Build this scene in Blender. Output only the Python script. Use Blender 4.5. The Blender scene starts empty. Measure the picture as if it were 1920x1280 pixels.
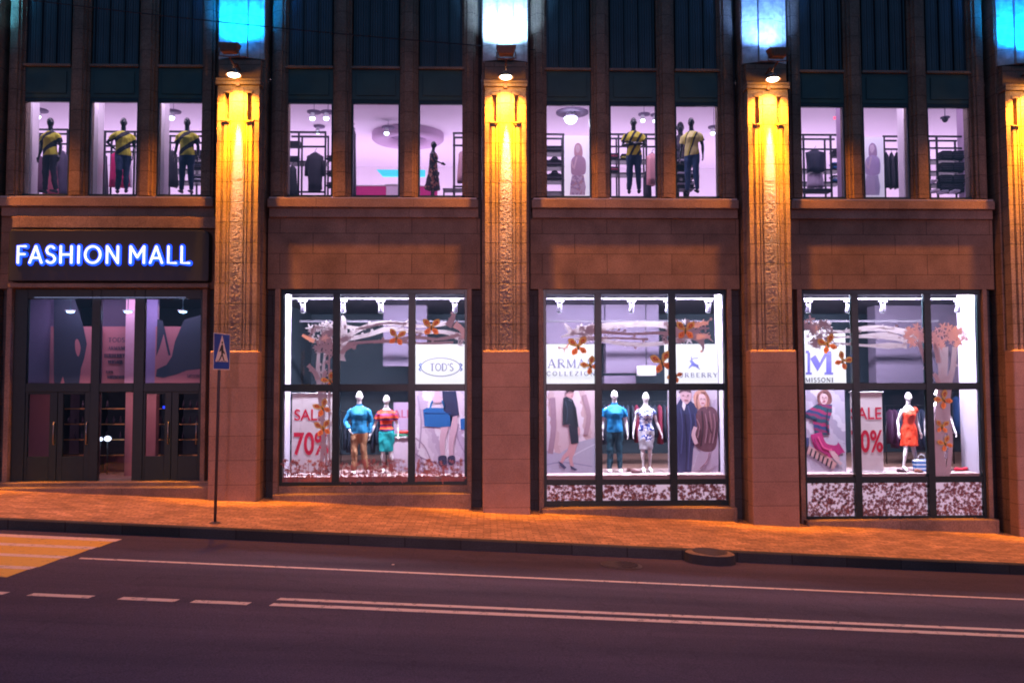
import bpy, bmesh, math, random
from mathutils import Vector, Matrix, noise
random.seed(7)
R = math.radians
S = bpy.context.scene
COL = S.collection

# ---------------------------------------------------------------- camera
CAM = Vector((8.58, -19.6, 2.12))
FPX, YAW, PITCH, ROLL = 1600.0, -.0291, .0531, -.0026
_r = Vector((math.cos(YAW), math.sin(YAW), 0)); _h = Vector((-math.sin(YAW), math.cos(YAW), 0)); _z = Vector((0, 0, 1))
FWD = _h*math.cos(PITCH) + _z*math.sin(PITCH); _u = -_h*math.sin(PITCH) + _z*math.cos(PITCH)
RT = _r*math.cos(ROLL) + _u*math.sin(ROLL); UP = -_r*math.sin(ROLL) + _u*math.cos(ROLL)
cd = bpy.data.cameras.new('camera'); cam = bpy.data.objects.new('camera', cd); COL.objects.link(cam)
cd.sensor_width = 36; cd.lens = FPX/1920*36; cd.clip_end = 500; cd.clip_start = .1
cam.matrix_world = Matrix(((RT.x, UP.x, -FWD.x, CAM.x), (RT.y, UP.y, -FWD.y, CAM.y), (RT.z, UP.z, -FWD.z, CAM.z), (0, 0, 0, 1)))
S.camera = cam

# ---------------------------------------------------------------- world, exposure
w = bpy.data.worlds.new('World'); S.world = w; w.use_nodes = True
nt = w.node_tree; nt.nodes.clear()
out = nt.nodes.new('ShaderNodeOutputWorld')
sky = nt.nodes.new('ShaderNodeTexSky'); sky.sky_type = 'NISHITA'; sky.sun_disc = False
sky.sun_elevation = R(-4); sky.sun_rotation = R(150)
b1 = nt.nodes.new('ShaderNodeBackground'); b1.inputs[1].default_value = .06
nt.links.new(sky.outputs[0], b1.inputs[0])
b2 = nt.nodes.new('ShaderNodeBackground'); b2.inputs[0].default_value = (.036, .068, .135, 1); b2.inputs[1].default_value = 2.0   # flat teal fill added to lift the dark tones
ad = nt.nodes.new('ShaderNodeAddShader'); nt.links.new(b1.outputs[0], ad.inputs[0]); nt.links.new(b2.outputs[0], ad.inputs[1])
nt.links.new(ad.outputs[0], out.inputs[0])
S.view_settings.view_transform = 'Standard'; S.view_settings.look = 'None'
S.view_settings.exposure = 0; S.view_settings.gamma = 1
S.cycles.max_bounces = 6; S.cycles.diffuse_bounces = 3; S.cycles.glossy_bounces = 3; S.cycles.transparent_max_bounces = 12
S.cycles.caustics_reflective = False; S.cycles.caustics_refractive = False
S.cycles.sample_clamp_indirect = 3; S.cycles.use_denoising = True; S.cycles.pixel_filter_type = 'BLACKMAN_HARRIS'; S.cycles.filter_width = 1.9

def aim(o, d):
    o.rotation_euler = Vector(d).to_track_quat('-Z', 'Y').to_euler()
def light(name, typ, loc, d, power, color, **k):
    ld = bpy.data.lights.new(name, typ); ld.energy = power; ld.color = color
    for a, b in k.items(): setattr(ld, a, b)
    o = bpy.data.objects.new(name, ld); COL.objects.link(o); o.location = loc; aim(o, d); return o

LAMP_X = [-9, -3, 3, 9, 15, 21, 27]
SODIUM = (1.0, .275, .018)
LAMPW = 1750
for x in LAMP_X:                                   # warm hood lamp on each pilaster, with added lights for cap, scallop and streak
    light('pilaster_lamp_light', 'SPOT', (x, -.93, 8.93), (0, .0, -1), LAMPW, SODIUM, spot_size=R(136), spot_blend=.75, shadow_soft_size=.06)
    light('lamp_cap_fill', 'POINT', (x, -.93, 8.90), (0, 0, -1), 13, (1, .36, .0), shadow_soft_size=.03)
    light('pilaster_scallop_light', 'SPOT', (x + .02, -.86, 8.92), (0, .20, -1), 6200, (1, .315, .0), spot_size=R(35), spot_blend=.6, shadow_soft_size=.05)
    light('pilaster_streak_light', 'SPOT', (x+.02, -.74, 8.86), (0, .085, -1), 4200, (1, .84, .66), spot_size=R(9), spot_blend=.9, shadow_soft_size=.02)
FLOODC = {-9: (.3, .8, 1), -3: (.1, .6, 1), 3: (.0, .27, 1), 9: (.34, .62, 1), 15: (.15, .36, 1), 21: (.0, .28, 1), 27: (.2, .6, 1)}
FLOODW = {3: 440, 9: 400, 15: 240, 21: 440}
for x in LAMP_X:                                   # the coloured floodlight above it, plus a wide beam light added without a fixture
    light('floodlight_light', 'SPOT', (x, -1.32, 9.66), (0, .9, 1), FLOODW.get(x, 420)*.16, FLOODC[x], spot_size=R(110), spot_blend=1.0, shadow_soft_size=.10)
    light('flood_beam_fill', 'AREA', (x, -.92, 9.60), (0, .50, 1), FLOODW.get(x, 420)*.15, FLOODC[x], shape='RECTANGLE', size=1.1, size_y=.10, spread=R(52))
# a sodium street lamp on its mast behind the camera and one further down the street
for x, p in ((-5.5, 7500), (9.65, 10500), (24.8, 17000)):
    light('street_light', 'SPOT', (x, -30, 5.5), (0, 1, -.14), p, (1, .40, .44), spot_size=R(38), spot_blend=1.0, shadow_soft_size=.3)

# shop light plus added fills: upper sales floor, display windows, dim shop back
for x in (-6, 0, 6, 12, 18, 24):
    light('sales_floor_light', 'AREA', (x, .40, 9.40), (0, .35, -1), 85, (.90, .68, 1), shape='RECTANGLE', size=5, size_y=.6)
    light('sales_floor_up_fill', 'AREA', (x, 6.4, 6.52), (0, 0, 1), 175, (.90, .66, 1), shape='RECTANGLE', size=5, size_y=3)  # unseen floor uplight added to brighten the ceiling
for x in (6, 12, 18):
    light('display_light', 'AREA', (x, .22, 4.33), (0, .60, -1), 1150, (.92, .84, 1), shape='RECTANGLE', size=3.9, size_y=.16)
    light('decal_fill_light', 'AREA', (x, .30, 4.33), (0, -.16, -1), 150, (.92, .84, 1), shape='RECTANGLE', size=3.9, size_y=.1)  # added to brighten the decals and butterflies from inside
    light('shop_back_light', 'AREA', (x, 3.6, 4.2), (0, .2, -1), 12, (.62, .62, 1), shape='RECTANGLE', size=3, size_y=1)
light('lobby_back_fill', 'AREA', (0, 1.55, 4.2), (0, .1, -1), 60, (1, .62, .66), shape='RECTANGLE', size=3.4, size_y=.4)  # unseen fill added behind the banners
light('lobby_low_fill', 'AREA', (0, .5, 2.2), (0, .5, -1), 14, (1, .62, .68), shape='RECTANGLE', size=3.4, size_y=.1)  # unseen low fill added to brighten the lobby below the banners
light('lobby_light', 'AREA', (0, .45, 4.34), (0, .35, -1), 115, (.80, .62, 1), shape='RECTANGLE', size=3.4, size_y=1)

# ---------------------------------------------------------------- helpers
def ray(px, py):
    return FWD + RT*((px-960)/FPX) + UP*((640-py)/FPX)
def U(px, py, Y):                                  # (X, Z) on the real plane y = Y measured from the photograph
    d = ray(px, py); t = (Y-CAM.y)/d.y; p = CAM + d*t
    return p.x, p.z
def lin(c): return tuple((v/255/12.92 if v/255 <= .04045 else ((v/255+.055)/1.055)**2.4) for v in c)

def nodes(m):
    m.use_nodes = True; n = m.node_tree; return n, n.nodes['Principled BSDF']
_mc = {}
def M(name, c, rough=.6, metal=0.0, var=.12, scale=6, bump=0.0, srgb=False, trans=0.0, spec=.5):
    """plain procedural material: base colour broken up by noise"""
    key = (name,)
    if key in _mc: return _mc[key]
    if srgb: c = lin(c)
    m = bpy.data.materials.new(name); n, p = nodes(m)
    p.inputs['Roughness'].default_value = rough; p.inputs['Metallic'].default_value = metal; p.inputs['Specular IOR Level'].default_value = spec
    tc = n.nodes.new('ShaderNodeTexCoord'); nz = n.nodes.new('ShaderNodeTexNoise'); nz.inputs['Scale'].default_value = scale; nz.inputs['Detail'].default_value = 6
    n.links.new(tc.outputs['Object'], nz.inputs['Vector'])
    mx = n.nodes.new('ShaderNodeMixRGB'); mx.inputs[1].default_value = (*[v*(1-var) for v in c], 1); mx.inputs[2].default_value = (*[min(1, v*(1+var)) for v in c], 1)
    n.links.new(nz.outputs[0], mx.inputs[0]); n.links.new(mx.outputs[0], p.inputs['Base Color'])
    if bump:
        bp = n.nodes.new('ShaderNodeBump'); bp.inputs['Strength'].default_value = bump; bp.inputs['Distance'].default_value = .02
        n.links.new(nz.outputs[0], bp.inputs['Height']); n.links.new(bp.outputs[0], p.inputs['Normal'])
    if trans:
        tr = n.nodes.new('ShaderNodeBsdfTranslucent'); n.links.new(mx.outputs[0], tr.inputs[0])
        ms = n.nodes.new('ShaderNodeMixShader'); ms.inputs[0].default_value = trans
        n.links.new(p.outputs[0], ms.inputs[1]); n.links.new(tr.outputs[0], ms.inputs[2]); n.links.new(ms.outputs[0], n.nodes['Material Output'].inputs[0])
    _mc[key] = m; return m
def C(*rgb, **k):                                  # a print or cloth colour given in sRGB
    return M('colour_%d_%d_%d' % rgb, rgb, srgb=True, **{'rough': .7, 'var': .08, 'scale': 12, **k})
def E(name, c, s):
    if (name,) in _mc: return _mc[(name,)]
    m = bpy.data.materials.new(name); n, p = nodes(m)
    p.inputs['Base Color'].default_value = (*[v*.8 for v in c], 1); p.inputs['Emission Color'].default_value = (*c, 1); p.inputs['Emission Strength'].default_value = s
    _mc[(name,)] = m; return m
def stone(name, c, bw=1.2, bh=.45, mortar=.012, var=.25, bump=.5, rough=.8, axes='xz', mcol=.35, grime=.5, off=.5, fine=40, shift=0.0):
    m = bpy.data.materials.new(name); n, p = nodes(m); N = n.nodes; L = n.links.new
    p.inputs['Roughness'].default_value = rough
    g = N.new('ShaderNodeNewGeometry'); sp = N.new('ShaderNodeSeparateXYZ'); L(g.outputs['Position'], sp.inputs[0])
    cb = N.new('ShaderNodeCombineXYZ')
    a = N.new('ShaderNodeMath'); a.operation = 'ADD'; L(sp.outputs[0], a.inputs[0])
    if axes == 'xz':
        L(sp.outputs[1], a.inputs[1]); L(a.outputs[0], cb.inputs[0])
        sh = N.new('ShaderNodeMath'); sh.operation = 'ADD'; sh.inputs[1].default_value = shift; L(sp.outputs[2], sh.inputs[0]); L(sh.outputs[0], cb.inputs[1])
    else:
        a.inputs[1].default_value = 0; L(a.outputs[0], cb.inputs[0]); L(sp.outputs[1], cb.inputs[1])
    br = N.new('ShaderNodeTexBrick'); br.inputs['Scale'].default_value = 1; br.inputs['Brick Width'].default_value = bw; br.inputs['Row Height'].default_value = bh
    br.inputs['Mortar Size'].default_value = mortar; br.inputs['Mortar Smooth'].default_value = .3; br.offset = off
    br.inputs['Color1'].default_value = (*[v*(1-var) for v in c], 1); br.inputs['Color2'].default_value = (*[v*(1+var) for v in c], 1); br.inputs['Mortar'].default_value = (*[v*mcol for v in c], 1)
    L(cb.outputs[0], br.inputs['Vector'])
    n1 = N.new('ShaderNodeTexNoise'); n1.inputs['Scale'].default_value = 1.3; n1.inputs['Detail'].default_value = 8; n1.inputs['Roughness'].default_value = .65
    n2 = N.new('ShaderNodeTexNoise'); n2.inputs['Scale'].default_value = fine; n2.inputs['Detail'].default_value = 5
    L(g.outputs['Position'], n1.inputs['Vector']); L(g.outputs['Position'], n2.inputs['Vector'])
    rp = N.new('ShaderNodeValToRGB'); rp.color_ramp.elements[0].position = .3; rp.color_ramp.elements[0].color = (1-grime, 1-grime, 1-grime, 1); rp.color_ramp.elements[1].position = .68
    L(n1.outputs[0], rp.inputs[0])
    m1 = N.new('ShaderNodeMixRGB'); m1.blend_type = 'MULTIPLY'; m1.inputs[0].default_value = 1; L(br.outputs[0], m1.inputs[1]); L(rp.outputs[0], m1.inputs[2])
    r2 = N.new('ShaderNodeValToRGB'); r2.color_ramp.elements[0].position = .35; r2.color_ramp.elements[0].color = (.7, .7, .7, 1); r2.color_ramp.elements[1].position = .65; r2.color_ramp.elements[1].color = (1.15, 1.15, 1.15, 1)
    L(n2.outputs[0], r2.inputs[0])
    m2 = N.new('ShaderNodeMixRGB'); m2.blend_type = 'MULTIPLY'; m2.inputs[0].default_value = 1; L(m1.outputs[0], m2.inputs[1]); L(r2.outputs[0], m2.inputs[2])
    L(m2.outputs[0], p.inputs['Base Color'])
    b = N.new('ShaderNodeBump'); b.inputs['Strength'].default_value = bump; b.inputs['Distance'].default_value = .01
    iv = N.new('ShaderNodeMath'); iv.operation = 'MULTIPLY_ADD'; iv.inputs[1].default_value = -1.5; L(br.outputs['Fac'], iv.inputs[0]); L(n2.outputs[0], iv.inputs[2])
    L(iv.outputs[0], b.inputs['Height']); L(b.outputs[0], p.inputs['Normal'])
    return m

SHEETS = ('pale_vinyl_decal', 'brown_vinyl_decal')
class MB:
    def __init__(s): s.v = []; s.f = []; s.m = []; s.mats = []; s.dy = 0; s.sm = []
    def mi(s, m):
        if m not in s.mats: s.mats.append(m)
        return s.mats.index(m)
    def add(s, v, f, m, smooth=False):
        b = len(s.v); s.v += [tuple(a) for a in v]; i = s.mi(m)
        for q in f: s.f.append([b+j for j in q]); s.m.append(i); s.sm.append(smooth)
    def box(s, x0, x1, y0, y1, z0, z1, m, tilt=None):
        v = [(x, y, z) for z in (z0, z1) for y in (y0, y1) for x in (x0, x1)]
        s.add(v, [(0, 2, 3, 1), (4, 5, 7, 6), (0, 1, 5, 4), (2, 6, 7, 3), (0, 4, 6, 2), (1, 3, 7, 5)], m)
    def prism(s, pts, y0, y1, m, step=True):                        # pts (x, z); y0 front
        if step: s.dy += .0004
        a = sum(pts[i][0]*pts[(i+1) % len(pts)][1]-pts[(i+1) % len(pts)][0]*pts[i][1] for i in range(len(pts)))
        if a < 0: pts = pts[::-1]
        n = len(pts); y0 = y0-s.dy if step else y0
        if m.name in SHEETS: s.add([(p[0], y0, p[1]) for p in pts], [list(range(n))], m); return
        v = [(p[0], y0, p[1]) for p in pts]+[(p[0], y1, p[1]) for p in pts]
        s.add(v, [list(range(n)), list(range(2*n-1, n-1, -1))]+[(i, n+i, n+(i+1) % n, (i+1) % n) for i in range(n)], m)
    def extrude_z(s, pts, z0, z1, m):                               # pts (x, y) plan
        a = sum(pts[i][0]*pts[(i+1) % len(pts)][1]-pts[(i+1) % len(pts)][0]*pts[i][1] for i in range(len(pts)))
        if a < 0: pts = pts[::-1]
        n = len(pts); v = [(p[0], p[1], z0) for p in pts]+[(p[0], p[1], z1) for p in pts]
        s.add(v, [list(range(n-1, -1, -1)), list(range(n, 2*n))]+[(i, (i+1) % n, n+(i+1) % n, n+i) for i in range(n)], m)
    def tube(s, path, rad, m, n=10, side=(1, 0, 0), smooth=True, cap=True):
        path = [Vector(p) for p in path]; v = []; k = len(path)
        for i, p in enumerate(path):
            t = (path[min(i+1, k-1)]-path[max(i-1, 0)]).normalized()
            sd = Vector(side)
            if abs(t.dot(sd)) > .95: sd = Vector((0, 1, 0)) if abs(t.y) < .9 else Vector((0, 0, 1))
            u = (sd-t*sd.dot(t)).normalized(); w = t.cross(u)
            r = rad[i] if isinstance(rad, (list, tuple)) else rad
            a, b = r if isinstance(r, (list, tuple)) else (r, r)
            for j in range(n):
                q = 2*math.pi*j/n; v.append(p+u*a*math.cos(q)+w*b*math.sin(q))
        f = [(i*n+j, i*n+(j+1) % n, (i+1)*n+(j+1) % n, (i+1)*n+j) for i in range(k-1) for j in range(n)]
        if cap: f += [list(range(n-1, -1, -1)), list(range((k-1)*n, k*n))]
        s.add(v, f, m, smooth)
    def ell(s, c, r, m, n=14, k=9):
        c = Vector(c); v = [c-Vector((0, 0, r[2]))]
        for i in range(1, k):
            a = -math.pi/2+math.pi*i/k
            for j in range(n):
                b = 2*math.pi*j/n; v.append(c+Vector((r[0]*math.cos(a)*math.cos(b), r[1]*math.cos(a)*math.sin(b), r[2]*math.sin(a))))
        v.append(c+Vector((0, 0, r[2]))); f = []
        for j in range(n): f.append((0, 1+(j+1) % n, 1+j)); f.append((len(v)-1, len(v)-1-n+j, len(v)-1-n+(j+1) % n))
        for i in range(k-2):
            for j in range(n): f.append((1+i*n+j, 1+i*n+(j+1) % n, 1+(i+1)*n+(j+1) % n, 1+(i+1)*n+j))
        s.add(v, f, m, True)
    def stroke(s, pts, w, y0, y1, m, rnd=False):                    # flat line in x, z with width; w may be a list
        P = [Vector((p[0], p[1])) for p in pts]; k = len(P); Lf = []; Rt = []
        for i, p in enumerate(P):
            t = (P[min(i+1, k-1)]-P[max(i-1, 0)])
            if t.length < 1e-7: t = Vector((1, 0))
            t.normalize(); nn = Vector((-t.y, t.x)); ww = (w[i] if isinstance(w, (list, tuple)) else w)/2
            if 0 < i < k-1:
                t1 = (P[i]-P[i-1]).normalized(); n1 = Vector((-t1.y, t1.x)); ww /= max(.45, nn.dot(n1))
            Lf.append(p+nn*ww); Rt.append(p-nn*ww)
        s.dy += .0004; q0 = y0-s.dy; v = []
        if m.name in SHEETS:
            for l_, r_ in zip(Lf, Rt): v += [(l_.x, q0, l_.y), (r_.x, q0, r_.y)]
            s.add(v, [(2*i, 2*i+1, 2*i+3, 2*i+2) for i in range(k-1)], m)
            if rnd: pass
            return
        for l_, r_ in zip(Lf, Rt): v += [(l_.x, q0, l_.y), (r_.x, q0, r_.y), (r_.x, y1, r_.y), (l_.x, y1, l_.y)]
        f = [(4*i+a, 4*i+(a+1) % 4, 4*i+4+(a+1) % 4, 4*i+4+a) for i in range(k-1) for a in range(4)]+[(3, 2, 1, 0), (4*k-4, 4*k-3, 4*k-2, 4*k-1)]
        s.add(v, f, m)
        if rnd:
            for q in (0, -1):
                ww = (w[q] if isinstance(w, (list, tuple)) else w)/2
                s.prism([(P[q].x+ww*math.cos(a*math.pi/6), P[q].y+ww*math.sin(a*math.pi/6)) for a in range(12)], y0, y1, m)
    def build(s, name, parent=None, bevel=0, loc=None):
        me = bpy.data.meshes.new(name); base = Vector(loc) if loc is not None else (WB[parent.name] if parent else Vector((0, 0, 0)))
        me.from_pydata([tuple(Vector(v)-base) for v in s.v], [], s.f)
        for m in s.mats: me.materials.append(m)
        me.polygons.foreach_set('material_index', s.m); me.polygons.foreach_set('use_smooth', s.sm); me.update()
        o = bpy.data.objects.new(name, me); COL.objects.link(o)
        if parent: o.parent = parent; WB[o.name] = base
        else: o.location = base; WB[o.name] = base
        if bevel:
            b = o.modifiers.new('bevel', 'BEVEL'); b.width = bevel; b.segments = 2; b.limit_method = 'ANGLE'
        return o
WB = {}
def tag(o, label=None, cat=None, group=None, kind=None):
    if label: o['label'] = label
    if cat: o['category'] = cat
    if group: o['group'] = group
    if kind: o['kind'] = kind
    return o
def thing(name, label, cat, loc, group=None):
    o = bpy.data.objects.new(name, None); COL.objects.link(o); o.location = loc; WB[o.name] = Vector(loc); o.empty_display_size = .2
    return tag(o, label, cat, group)
def BX(x0, x1, y0, y1, z0, z1, m, name, parent, bevel=0):
    b = MB(); b.box(x0, x1, y0, y1, z0, z1, m); return b.build(name, parent, bevel)
def smooth_poly(pts, n=4, closed=True):                             # Catmull-Rom
    k = len(pts); o = []
    rng = range(k) if closed else range(k-1)
    for i in rng:
        g = (lambda j: pts[j % k]) if closed else (lambda j: pts[min(max(j, 0), k-1)])
        p0, p1, p2, p3 = g(i-1), g(i), g(i+1), g(i+2)
        for t in range(n):
            t /= n
            o.append(tuple(.5*((2*b)+(-a+c)*t+(2*a-5*b+4*c-d)*t*t+(-a+3*b-3*c+d)*t**3) for a, b, c, d in zip(p0, p1, p2, p3)))
    if not closed: o.append(tuple(pts[-1]))
    return o
def PX(pts, Y): return [U(x, y, Y) for x, y in pts]

# ---------------------------------------------------------------- materials
STONE = stone('wall_stone', (.26, .185, .14), 1.5, .47, .008, .10, .4)
SHAFT = stone('pilaster_stone', (.38, .30, .25), 3.0, .455, .009, .06, .9, off=0, fine=28, shift=.12)
PLINTH = stone('plinth_granite', (.43, .285, .24), 3.0, .53, .006, .06, .35, off=0, fine=70, grime=.3)
TRIM = stone('trim_stone', (.32, .235, .19), 2.2, 5, .004, .06, .3)
RECESS = stone('shaded_recess_stone', (.06, .08, .10), 1.5, .47, .008, .10, .4)  # wall stone darkened: the recess shade is put into the colour
PAVER = stone('paver', (.66, .40, .24),   .27, .135, .011, .28, 1.0, axes='xy', mcol=.5, grime=.45, fine=18)
KERB = stone('kerb_granite', (.04, .045, .05), 1.0, 9, .014, .35, .4, rough=.7)
DARK = M('dark_frame_metal', (.022, .045, .055), .35, .6, .2, 9)
PANEL = M('dark_spandrel_panel', (.025, .075, .075), .5, .1, .35, 2.5)
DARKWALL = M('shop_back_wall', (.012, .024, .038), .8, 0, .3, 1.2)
LILAC = M('lilac_grey_wall', (.115, .09, .15), .8, 0, .12, 1.5)
WHITEW = M('white_interior_paint', (.80, .74, .80), .8, 0, .05, 1.2)
CEILW = M('white_ceiling', (.78, .70, .80), .9, 0, .07, .8)
FLOORB = M('brown_shop_floor', (.22, .12, .10), .4, 0, .2, 3)
BLACKM = M('black_rack_metal', (.02, .02, .028), .4, .4, .1, 9)
WHITEP = M('white_fixture_paint', (.75, .75, .80), .4, 0, .05, 9)
MANW = M('white_mannequin', (.88, .86, .90), .35, 0, .03, 6)
MANB = M('black_mannequin', (.012, .014, .022), .25, 0, .1, 6)
def paint(name, c, wear):
    m = bpy.data.materials.new(name); n, p = nodes(m); N = n.nodes; L = n.links.new; p.inputs['Roughness'].default_value = .75
    g = N.new('ShaderNodeNewGeometry'); a = N.new('ShaderNodeTexNoise'); a.inputs['Scale'].default_value = 9; a.inputs['Detail'].default_value = 9; a.inputs['Roughness'].default_value = .75; L(g.outputs['Position'], a.inputs['Vector'])
    r = N.new('ShaderNodeValToRGB'); r.color_ramp.elements[0].position = wear; r.color_ramp.elements[0].color = (.08, .075, .085, 1); r.color_ramp.elements[1].position = wear+.09; r.color_ramp.elements[1].color = (*c, 1)
    L(a.outputs[0], r.inputs[0]); L(r.outputs[0], p.inputs['Base Color']); return m
WHITEPAINT = paint('road_white_paint', (.66, .54, .52), .36)
YELLOWPAINT = paint('road_yellow_paint', (.66, .42, .07), .33)

def glass_mat():
    m = bpy.data.materials.new('window_glass'); m.use_nodes = True; n = m.node_tree; n.nodes.clear()
    o = n.nodes.new('ShaderNodeOutputMaterial'); t = n.nodes.new('ShaderNodeBsdfTransparent'); t.inputs[0].default_value = (.96, .97, .98, 1)
    g = n.nodes.new('ShaderNodeBsdfGlossy'); g.inputs['Roughness'].default_value = .02; g.inputs[0].default_value = (.9, .95, 1, 1)
    fr = n.nodes.new('ShaderNodeFresnel'); fr.inputs[0].default_value = 1.45; mx = n.nodes.new('ShaderNodeMixShader')
    n.links.new(fr.outputs[0], mx.inputs[0]); n.links.new(t.outputs[0], mx.inputs[1]); n.links.new(g.outputs[0], mx.inputs[2]); n.links.new(mx.outputs[0], o.inputs[0])
    return m
GLASS = glass_mat()
def asphalt():
    m = bpy.data.materials.new('asphalt'); n, p = nodes(m); N = n.nodes; L = n.links.new
    g = N.new('ShaderNodeNewGeometry')
    mp = N.new('ShaderNodeMapping'); mp.inputs['Scale'].default_value = (.18, 1.3, 1); L(g.outputs['Position'], mp.inputs[0])
    a = N.new('ShaderNodeTexNoise'); a.inputs['Scale'].default_value = 1; a.inputs['Detail'].default_value = 7; L(mp.outputs[0], a.inputs[0])
    b = N.new('ShaderNodeTexNoise'); b.inputs['Scale'].default_value = 55; b.inputs['Detail'].default_value = 4; L(g.outputs['Position'], b.inputs[0])
    r1 = N.new('ShaderNodeValToRGB'); r1.color_ramp.elements[0].position = .32; r1.color_ramp.elements[0].color = (.050, .046, .084, 1); r1.color_ramp.elements[1].position = .7; r1.color_ramp.elements[1].color = (.094, .080, .135, 1); L(a.outputs[0], r1.inputs[0])
    r2 = N.new('ShaderNodeValToRGB'); r2.color_ramp.elements[0].position = .35; r2.color_ramp.elements[0].color = (.72, .72, .72, 1); r2.color_ramp.elements[1].position = .68; r2.color_ramp.elements[1].color = (1.25, 1.25, 1.25, 1); L(b.outputs[0], r2.inputs[0])
    x = N.new('ShaderNodeMixRGB'); x.blend_type = 'MULTIPLY'; x.inputs[0].default_value = 1; L(r1.outputs[0], x.inputs[1]); L(r2.outputs[0], x.inputs[2]); L(x.outputs[0], p.inputs['Base Color'])
    p.inputs['Roughness'].default_value = .92; p.inputs['Specular IOR Level'].default_value = .15
    vo = N.new('ShaderNodeTexVoronoi'); vo.feature = 'DISTANCE_TO_EDGE'; vo.inputs['Scale'].default_value = .42
    wn = N.new('ShaderNodeTexNoise'); wn.inputs['Scale'].default_value = 1.6; wn.inputs['Detail'].default_value = 6; L(g.outputs['Position'], wn.inputs['Vector'])
    wa = N.new('ShaderNodeVectorMath'); wa.operation = 'MULTIPLY_ADD'; wa.inputs[1].default_value = (1.6, 1.6, 0); L(wn.outputs['Color'], wa.inputs[0]); L(g.outputs['Position'], wa.inputs[2]); L(wa.outputs[0], vo.inputs['Vector'])
    cr = N.new('ShaderNodeValToRGB'); cr.color_ramp.elements[0].position = .004; cr.color_ramp.elements[0].color = (.88, .88, .88, 1); cr.color_ramp.elements[1].position = .016; L(vo.outputs['Distance'], cr.inputs[0])
    bk = N.new('ShaderNodeTexBrick'); bk.inputs['Scale'].default_value = 1; bk.inputs['Brick Width'].default_value = 7.3; bk.inputs['Row Height'].default_value = 1.9; bk.inputs['Mortar Size'].default_value = .02; bk.inputs['Color1'].default_value = (.80, .80, .82, 1); bk.inputs['Color2'].default_value = (1.12, 1.1, 1.1, 1); bk.inputs['Mortar'].default_value = (.6, .6, .62, 1); L(g.outputs['Position'], bk.inputs['Vector'])
    y1 = N.new('ShaderNodeMixRGB'); y1.blend_type = 'MULTIPLY'; y1.inputs[0].default_value = 1; L(x.outputs[0], y1.inputs[1]); L(cr.outputs[0], y1.inputs[2])
    y2 = N.new('ShaderNodeMixRGB'); y2.blend_type = 'MULTIPLY'; y2.inputs[0].default_value = .22; L(y1.outputs[0], y2.inputs[1]); L(bk.outputs[0], y2.inputs[2]); L(y2.outputs[0], p.inputs['Base Color'])
    bp = N.new('ShaderNodeBump'); bp.inputs['Strength'].default_value = .6; bp.inputs['Distance'].default_value = .01; L(b.outputs[0], bp.inputs['Height']); L(bp.outputs[0], p.inputs['Normal'])
    return m
ASPH = asphalt()

# ---------------------------------------------------------------- ground
SL = -.052
def gz(x, y=0): return -.19 + SL*x + (.004*math.sin(x*1.9)+.003*math.sin(x*4.1+y))*(1 if y > -3.9 else 0)   # pavement height
def rz(x): return -.37 + SL*x                      # road height
KY = -4.1
def grid(name, x0, x1, y0, y1, nx, ny, zf, m):
    b = MB(); v = []; f = []
    for j in range(ny+1):
        for i in range(nx+1):
            x = x0+(x1-x0)*i/nx; y = y0+(y1-y0)*j/ny; v.append((x, y, zf(x, y)))
    for j in range(ny):
        for i in range(nx): q = j*(nx+1)+i; f.append((q, q+1, q+nx+2, q+nx+1))
    b.add(v, f, m, True); o = b.build(name); return tag(o, kind='structure')
grid('ground', -150, 150, -150, 150, 6, 6, lambda x, y: -.37-.06+SL*x-.4, ASPH)
grid('road', -60, 80, -60, KY, 140, 40, lambda x, y: rz(x), ASPH)
grid('pavement', -40, 60, KY+.14, .6, 500, 12, gz, PAVER)
kb = MB()
v = []; f = []
for i in range(201):
    x = -40+i*.5; t = gz(x, -5)+.004
    v += [(x, KY, t-.30), (x, KY, t-.018), (x, KY+.018, t), (x, KY+.145, t), (x, KY+.145, t-.2)]
for i in range(200):
    for j in range(4): a = i*5+j; f.append((a, a+5, a+6, a+1))
kb.add(v, f, KERB); tag(kb.build('kerb'), kind='structure')
def mark(name, x0, x1, y0, y1, m, skew=0, h=.004, xs=None):
    b = MB(); n = max(1, int((x1-x0)/.5)); v = []
    for i in range(n+1):
        x = x0+(x1-x0)*i/n
        for y, s in ((y0, 0), (y1, skew)): v.append((x+s, y, rz(x+s)+h))
    b.add(v, [(2*i, 2*i+2, 2*i+3, 2*i+1) for i in range(n)], m)
    return tag(b.build(name), kind='structure')
mark('edge_line', 2.32, 60, -6.19, -6.10, WHITEPAINT)
mark('centre_line', 5.80, 60, -8.12, -8.00, WHITEPAINT, .03)
mark('centre_line', 5.78, 60, -8.42, -8.28, WHITEPAINT, .03)
for a, b_ in ((-6.6, -5.8), (-5.2, -4.4), (-3.2, -2.2), (-1.0, 0.0), (1.5, 2.42), (2.72, 3.50), (3.86, 4.58), (4.78, 5.50)):
    mark('lane_dash', a, b_, -8.43, -8.29, WHITEPAINT, .03)
yb = -4.52; k = 0
for wd, m in ((.24, 0), (.50, 1), (.20, 0), (.58, 1), (.18, 0), (.62, 1), (.18, 0), (.50, 1)):
    e = 2.26 - .04*k; mark('crosswalk_stripe', -3.2, e, yb-wd, yb, (WHITEPAINT, YELLOWPAINT)[m], .02, .004 if m else .005); yb -= wd; k += 1

# ---------------------------------------------------------------- the building
B = thing('department_store', 'long stone department store with lamp lit pilasters and glowing shop windows', 'building', (9, 0, -.6))
WX0, WX1 = -9, 27
DOORF = M('entrance_frame_metal', (.014, .034, .042), .4, .5, .2, 9)

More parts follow.
